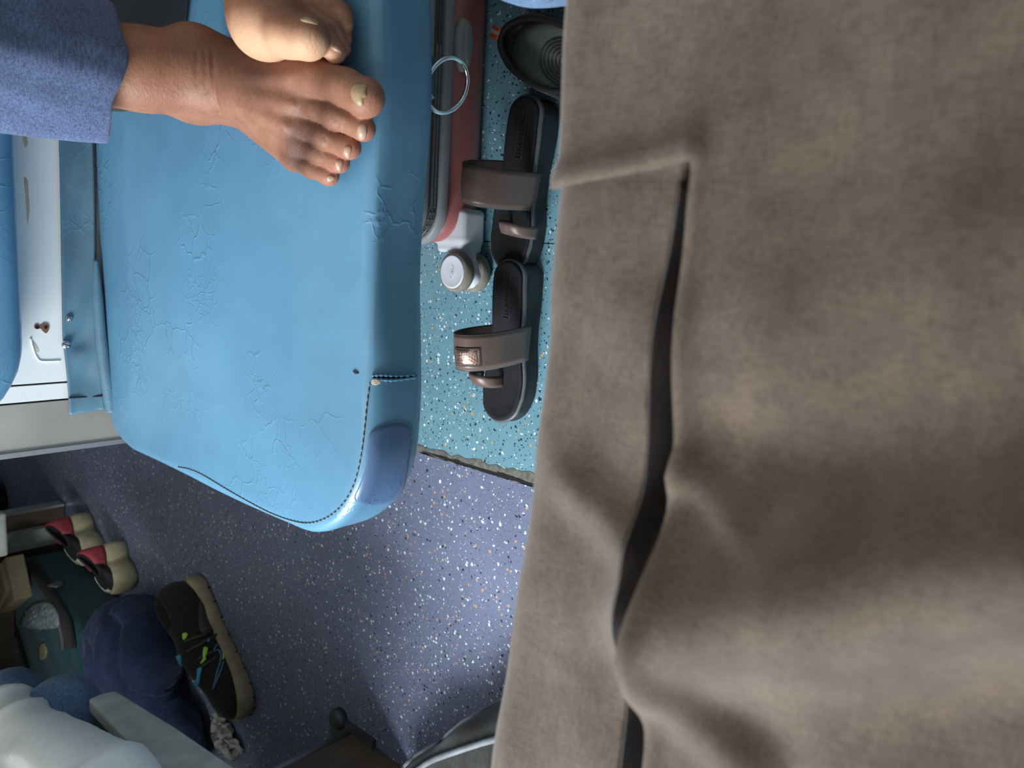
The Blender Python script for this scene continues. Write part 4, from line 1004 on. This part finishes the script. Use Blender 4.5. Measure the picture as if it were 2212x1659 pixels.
V, F = sdf_mesh(run_f, (mn[0], mn[1], .0), (mx[0], mx[1], .16), .0045); mesh('upper', V, F, 'sneaker', rt)
o = outline(Lr, [(0, .036), (.1, .041), (.3, .043), (.45, .043), (.6, .050), (.78, .057), (.9, .052), (1, .042)], [(0, 0), (1, 0)], 72)
zt_ = np.interp(o[:, 0]/Lr, [0, .05, .2, .26, .34, .7, 1], [.040, .046, .034, .030, .036, .036, .046])
V, F = loft([ring3(inset(o, .004), 0*zt_), ring3(inset(o, -.001), zt_*.15), ring3(inset(o, -.002), zt_*.6), ring3(inset(o, .001), zt_), ring3(inset(o, .008), zt_*.98)]); mesh('sole', xf(V, rl, an), F, 'sneaker_sole', rt)
for i in range(0, 72, 3):
    if o[i, 0] < .1*Lr: continue
    p = np.array([*inset(o, -.0025)[i], 0]); V, F = box_vf((p[0]-.0010, p[1]-.002, .002), (p[0]+.0010, p[1]+.002, .009)); mesh('sole_notch', xf(V, rl, an), F, 'shoe_black', rt, smooth=False)
def dc(name, poly, mat, lift=.003, n=30): 
    V, F = decal(run_f, poly, lift, 3, n); return mesh(name, V, F, mat, rt)
dc('lace_loop', [(397, 1369), (405, 1368), (406, 1374), (399, 1382), (397, 1378)], 'lime', .006)
dc('lace_loop', [(440, 1399), (448, 1401), (447, 1410), (444, 1420), (446, 1424), (437, 1433), (434, 1431), (440, 1424), (438, 1414)], 'lime', .006)
dc('lace_loop', [(384, 1418), (391, 1414), (393, 1430), (390, 1440), (382, 1432)], 'cyan', .006)
dc('lace_loop', [(428, 1445), (437, 1441), (434, 1458), (433, 1472), (428, 1481), (422, 1470), (428, 1462)], 'cyan', .006)
dc('lace_loop', [(448, 1380), (452, 1382), (450, 1387), (447, 1385)], 'cyan', .005)
dc('overlay', [(432, 1290), (446, 1288), (462, 1318), (474, 1345), (462, 1362), (432, 1362)], 'sneaker_over', .002)
for pts in ([(462, 1405), (468, 1394), (480, 1394), (489, 1398), (490, 1406)], [(461, 1408), (470, 1404), (476, 1412), (476, 1428), (470, 1450), (461, 1488)], [(482, 1430), (476, 1452), (461, 1488)]):
    q = cast(run_f, spline(pts, 16)); mesh('side_mark', *tube(q+normal(run_f, q)*.0015, .0022, 6), 'swoosh', rt)
dc('side_accent', [(481, 1407), (487, 1407), (484, 1420), (480, 1426)], 'lime', .003, 16)
for pts in ([(400, 1385), (420, 1378), (440, 1372), (452, 1364)], [(404, 1408), (425, 1396), (445, 1384), (470, 1370)], [(428, 1424), (450, 1412), (462, 1408)], [(436, 1440), (455, 1428), (466, 1422)]):
    q = cast(run_f, spline(pts, 14)); mesh('lace', *tube(q+normal(run_f, q)*.002, .0035, 6), 'sneaker_over', rt)

# ================================================================== BAGS AND LUGGAGE
def soft(name, f, lo, hi, h, mat, parent): V, F = sdf_mesh(f, lo, hi, h); return mesh(name, V, F, mat, parent)
# navy sack
nb = thing('drawstring_bag', (-1.05, 1.95, -.004), 'crumpled navy blue cloth bag between the running shoe and teal suitcase', 'bag')
def navy_f(P):
    x, y, z = P[..., 0], P[..., 1], P[..., 2]
    d = ell(P, (-1.07, 1.99, .100), (.135, .155, .115)); d = smin(d, ell(P, (-1.20, 2.02, .085), (.120, .130, .095)), .08)
    d = smin(d, ell(P, (-1.29, 1.84, .06), (.10, .11, .065)), .06)
    u = (x*.75+y*.65); v = (-x*.65+y*.75)
    d = d+.020*(1-np.abs(np.sin(v*34+1.4*np.sin(u*16))))**3*np.clip(z/.10, 0, 1)-.011*(1-np.abs(np.sin(v*47+u*19)))**3+.003*np.sin(u*40)
    return smax(d, -.003-z, .01)
soft('bag_body', navy_f, (-1.45, 1.50, -.02), (-.78, 2.32, .25), .007, 'navy', nb)
pth = cast(navy_f, spline([(395, 1310), (398, 1340), (390, 1380), (380, 1420), (362, 1450)], 24)); mesh('seam_piping', *tube(pth, .005, 8), 'navy', nb)
# teal suitcase on its side, strapped and wrapped
tc = thing('suitcase', (-1.27, 2.42, -.004), 'teal suitcase bound with black straps stowed under the side seat', 'suitcase')
TA = math.radians(-4); TC = np.array([-1.285, 2.47, .085])
def teal_f(P):
    q = P-TC.astype(np.float32); c, s = math.cos(TA), math.sin(TA); q = np.stack([q[..., 0]*c+q[..., 1]*s, -q[..., 0]*s+q[..., 1]*c, q[..., 2]], -1)
    return rbox(q, (0, 0, 0), (.235, .30, .087), .04)+.002*np.sin(q[..., 0]*40)*np.sin(q[..., 1]*33)
soft('shell', teal_f, (-1.56, 2.02, -.02), (-.98, 2.75, .20), .009, 'teal_bag', tc)
def strip(name, f, pts, wd, mat, parent, lift=.003, n=30):
    c = spline(pts, n); T = np.gradient(c, axis=0); Nn = np.stack([-T[:, 1], T[:, 0]], 1); Nn /= np.linalg.norm(Nn, axis=1)[:, None]
    G = []
    for k in np.linspace(-1, 1, 5): 
        q = cast(f, c+Nn*wd/2*k); G.append(q+normal(f, q)*lift)
    o = mesh(name, *grid_vf(np.array(G)), mat, parent); mod(o, 'SOLIDIFY', thickness=.003, offset=0); return o
strip('strap', teal_f, [(60, 1210), (90, 1255), (118, 1300), (142, 1345), (152, 1400)], 30, 'webbing', tc)
strip('strap', teal_f, [(0, 1320), (22, 1370), (38, 1420), (48, 1460)], 40, 'webbing', tc)
V, F = decal(teal_f, [(85, 1398), (95, 1388), (102, 1405), (98, 1422), (88, 1422)], .003, 3, 20); mesh('paper_tag', V, F, 'card', tc)
V, F = decal(teal_f, [(106, 1266), (128, 1258), (138, 1262), (128, 1270), (108, 1271)], .006, 3, 20); mesh('buckle', V, F, 'dull_metal', tc)
pw = thing('plastic_wrapper', tuple(A(90, 1330, .165)), 'shiny clear plastic wrapper lying on the teal suitcase', 'wrapper')
V, F = decal(teal_f, [(50, 1340), (62, 1318), (84, 1302), (112, 1304), (128, 1325), (130, 1352), (108, 1358), (78, 1358), (54, 1352)], .006, 10, 60, .012)
V[:, 2] += .004*np.sin(V[:, 0]*190+V[:, 1]*110)*np.sin(V[:, 1]*160); mesh('sheet', V, F, 'wrap', pw)
# cardboard on the case
cd = A(12, 1250, .21); cb = thing('cardboard_piece', (cd[0], cd[1], .17), 'worn tan cardboard piece on the teal suitcase', 'cardboard')
V = xf(box_vf((-.08, -.12, 0), (.055, .10, .05))[0], (cd[0]-.02, cd[1]+.02, .1715), .55); o = mesh('board', V, box_vf((0, 0, 0), (1, 1, 1))[1], 'card', cb, smooth=False); bevel(o, .004)
V = xf(box_vf((-.06, -.10, 0), (.03, .06, .012))[0], (cd[0]-.03, cd[1]+.03, .2215), .75); mesh('flap', V, box_vf((0, 0, 0), (1, 1, 1))[1], 'card', cb, smooth=False)
# black rucksack in the aisle
bb = thing('rucksack', (-.86, .70, -.004), 'dusty black rucksack with worn piping on the aisle floor', 'bag')
ba = math.radians(-46); bc = np.array([-.845, .665, .075])
RK = 0
def ruck_f(P):
    q = P-bc.astype(np.float32); c, s = math.cos(ba), math.sin(ba); q = np.stack([q[..., 0]*c+q[..., 1]*s, -q[..., 0]*s+q[..., 1]*c, q[..., 2]], -1)
    x, y, z = q[..., 0], q[..., 1], q[..., 2]
    y2 = y+ .55*x*x
    d = rbox(np.stack([x, y2, z], -1), (0, 0, 0), (.30, .16, .078), .045); return d+.004*np.sin(x*37+2*np.sin(y*20))*np.sin(y*31)
soft('pack_body', ruck_f, (-1.28, .28, -.02), (-.46, 1.1, .19), .008, 'black_bag', bb)
q = cast(ruck_f, spline([(1120, 1482), (1066, 1506), (1000, 1540), (940, 1578), (880, 1622), (838, 1659), (810, 1690)], 40)); mesh('piping', *tube(q, .005, 8), 'piping', bb)
q = cast(ruck_f, spline([(1120, 1585), (1060, 1600), (990, 1622), (930, 1645), (880, 1680)], 30)); mesh('piping', *tube(q, .005, 8), 'piping', bb)
# crumpled paper
pp = A(492, 1590, 0); cr = thing('crumpled_wrapper', (pp[0], pp[1], -.004), 'crumpled grey paper wrapper on the floor beside the running shoe toe', 'wrapper')
n_ = 14; gx, gy = np.meshgrid(np.linspace(-1, 1, n_), np.linspace(-1, 1, n_), indexing='ij'); rz = RNG.random((n_, n_))
G = np.stack([pp[0]+gx*.030+gy*.03+.006*RNG.normal(size=(n_, n_)), pp[1]-gx*.03+gy*.052+.006*RNG.normal(size=(n_, n_)), -.002+.035*rz*(1.1-.5*gx**2-.5*gy**2)], -1)
o = mesh('paper', *grid_vf(G), 'paper', cr, smooth=False); mod(o, 'SOLIDIFY', thickness=.001)
# black bag far down the aisle
fb = A(20, 1090, 0)
def far_f(P): return smax(rbox(P, (fb[0]-.03, fb[1]+.14, .15), (.12, .13, .16), .06), -.003-P[..., 2], .01)
fbg = thing('holdall', (fb[0], fb[1]+.12, -.004), 'black holdall standing far along the aisle by the bulkhead', 'bag')
soft('bag_body', far_f, (fb[0]-.2, fb[1]-.05, -.02), (fb[0]+.15, fb[1]+.35, .35), .012, 'webbing', fbg)

# ================================================================== BROWN CANVAS BAG RIGHT IN FRONT
bag = thing('canvas_bag', (-.06, .09, 0.0), 'large creased brown canvas bag with an overlapping flap and slit, next to the sandals', 'bag')
BZ = .62
def seg_d(x, y, a, b):
    a = A(*a, BZ); b = A(*b, BZ); dx, dy = b[0]-a[0], b[1]-a[1]; t = np.clip(((x-a[0])*dx+(y-a[1])*dy)/(dx*dx+dy*dy), 0, 1); return np.hypot(x-a[0]-t*dx, y-a[1]-t*dy)
FOLDS_B = [((1450, 1360), (2250, 1180), .027, .030), ((1490, 1015), (1640, 1130), .007, .006), ((1230, 1050), (1400, 1190), .013, .008), ((1700, 700), (2300, 640), .05, .010),
           ((1600, 930), (1830, 1000), .012, -.005), ((1480, 1480), (1640, 1659), .012, .009), ((1230, 640), (1420, 700), .022, .004), ((1550, 1500), (1700, 1720), .02, -.006)]
def bag_z(x, y):
    z = np.full_like(x, BZ)
    for a, b, wd, h in FOLDS_B: z = z+h*np.exp(-(seg_d(x, y, a, b)/wd)**2)
    z = z+.0012*np.sin(x*70+y*30)+.0008*np.sin(x*31-y*90)
    return z
def far_y(x): return np.interp(x, [-.45, -.27, -.07, .12, .35], [.278, .258, .2375, .2350, .2370])
def seam_y(x): return np.interp(x, [-.45, -.22, -.07, .050, .25], [.154, .1475, .1455, .1490, .1488])
nx, ny = 150, 260; XM = .215; xs = np.linspace(-.42, XM, nx); G = np.zeros((nx, ny, 3))
for i, x_ in enumerate(xs):
    yy = np.linspace(-.10, float(far_y(x_)), ny); zz = bag_z(np.full(ny, x_), yy); e = np.clip((float(far_y(x_))-yy)/.022, 0, 1); zz = zz-.022*(1-np.sqrt(1-(1-e)**2))
    if x_ < .044:      # a deep open slot between the panel and the zip placket
        sy = float(seam_y(x_)); wd = float(np.interp(x_, [-.42, -.25, -.10, -.05, 0, .047], [.0120, .0110, .0140, .0125, .0090, .0040]))
        u = yy-sy-.004; wd += .0045; zz -= .0025*(u > 0); zz -= .060*np.clip(u/.002, 0, 1)*np.clip((wd-u)/.0022, 0, 1)*np.clip((.044-x_)/.006, 0, 1)
    en = np.clip((x_+.42)/.04, 0, 1)*np.clip((XM-x_)/.04, 0, 1); zz -= .05*(1-en)**2
    G[i] = np.stack([np.full(ny, x_), yy, zz], 1)
Vb, Fb = grid_vf(G); per = np.concatenate([G[:, 0], G[-1, 1:], G[::-1, -1][1:], G[0, ::-1][1:-1]]); c = per.mean(0)
rr = [per]
for z_, k in ((.55, 1.01), (.45, 1.025), (.25, 1.02), (.06, 1.01), (.01, .99), (0, .96)): rr.append(np.stack([c[0]+(per[:, 0]-c[0])*k, c[1]+(per[:, 1]-c[1])*(1-(1-k)*.3), np.full(len(per), z_)], 1))
Vs, Fs = loft(rr, True, False); Vbm, Fbm = merge([(Vb, Fb), (Vs, Fs)]); Fbm.append(tuple(range(len(Vbm)-len(per), len(Vbm))))
o = mesh('bag_body', Vbm, Fbm, 'canvas', bag)
bm = bmesh.new(); bm.from_mesh(o.data); bmesh.ops.remove_doubles(bm, verts=bm.verts, dist=1e-5); bmesh.ops.recalc_face_normals(bm, faces=bm.faces); bm.to_mesh(o.data); bm.free()
# panel that overlaps the placket: L-shaped sheet with rolled lip
xs2 = np.concatenate([np.linspace(-.405, .042, 92), np.linspace(.0455, XM-.012, 34)]); Gp = np.zeros((len(xs2), 100, 3))
for i, x_ in enumerate(xs2):
    ys_ = float(seam_y(x_))+.003; y1 = float(far_y(x_))-.014; yy = np.concatenate([np.linspace(-.09, ys_, 60), np.linspace(ys_, y1, 41)[1:]])
    lip = .005*np.exp(-((yy-ys_)/.006)**2)*np.clip((.055-x_)/.03, 0, 1)+.004*np.exp(-((x_-.046)/.006)**2)*(yy >= ys_)
    e = np.clip((y1+.012-yy)/.022, 0, 1)
    Gp[i] = np.stack([np.full(100, x_)+np.clip((yy-ys_)/.08, 0, 1)*(-.010)*np.exp(-((x_-.046)/.05)**2), yy, bag_z(np.full(100, x_), yy)+.0035+lip-.022*(1-np.sqrt(1-(1-e)**2))], 1)
V, F = grid_vf(Gp); F = [f_ for f_ in F if not (f_[0] % 100 >= 59 and f_[0]//100 < 91)]
o = mesh('front_panel', V, F, 'canvas', bag); mod(o, 'SOLIDIFY', thickness=.0045, offset=0)

# dark strip added in the slit, putting its shade into the colour
M['slot_shade'] = fabric('slot_shade_strip', (0.020, 0.015, 0.013), (0.012, 0.009, 0.008), 1500)
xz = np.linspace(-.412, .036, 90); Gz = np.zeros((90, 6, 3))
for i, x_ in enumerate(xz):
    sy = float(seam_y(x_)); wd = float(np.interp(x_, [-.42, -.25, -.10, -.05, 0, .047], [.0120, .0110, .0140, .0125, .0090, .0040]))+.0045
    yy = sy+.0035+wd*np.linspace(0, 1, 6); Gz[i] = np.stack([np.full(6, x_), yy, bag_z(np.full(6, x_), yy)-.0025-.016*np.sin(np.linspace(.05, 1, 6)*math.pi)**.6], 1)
o = mesh('zip_and_shade_strip', *grid_vf(Gz), 'slot_shade', bag); mod(o, 'SOLIDIFY', thickness=.0012, offset=0)

# neighbour's jeans leg beside the bag
nl_ = thing('person', (.36, .30, 0), 'seated neighbour in blue jeans, only a knee showing beside the brown bag', 'person')
def neigh_f(P):
    d = chain(P, [((.50, -.25, .55), .095), ((.236, .364, .477), .058), ((.345, .43, .09), .050)], .02); d = smin(d, chain(P, [((.66, -.25, .55), .095), ((.62, .36, .50), .066), ((.62, .42, .09), .050)], .02), .02)
    d = smin(d, rc(P, (.50, -.28, .58), (.64, -.28, .58), .12, .12), .04); return d+.0015*np.sin(P[..., 2]*90+P[..., 0]*60)
soft('jeans', neigh_f, (.14, -.45, .03), (.80, .55, .74), .009, 'denim', nl_)
for fx_ in (.345, .62):
    soft('foot', lambda P: smax(chain(P, [((fx_, .42, .12), .034), ((fx_, .43, .04), .036), ((fx_, .54, .022), .024)], .01), .001-P[..., 2], .005), (fx_-.06, .36, -.01), (fx_+.06, .60, .17), .006, 'skin', nl_)
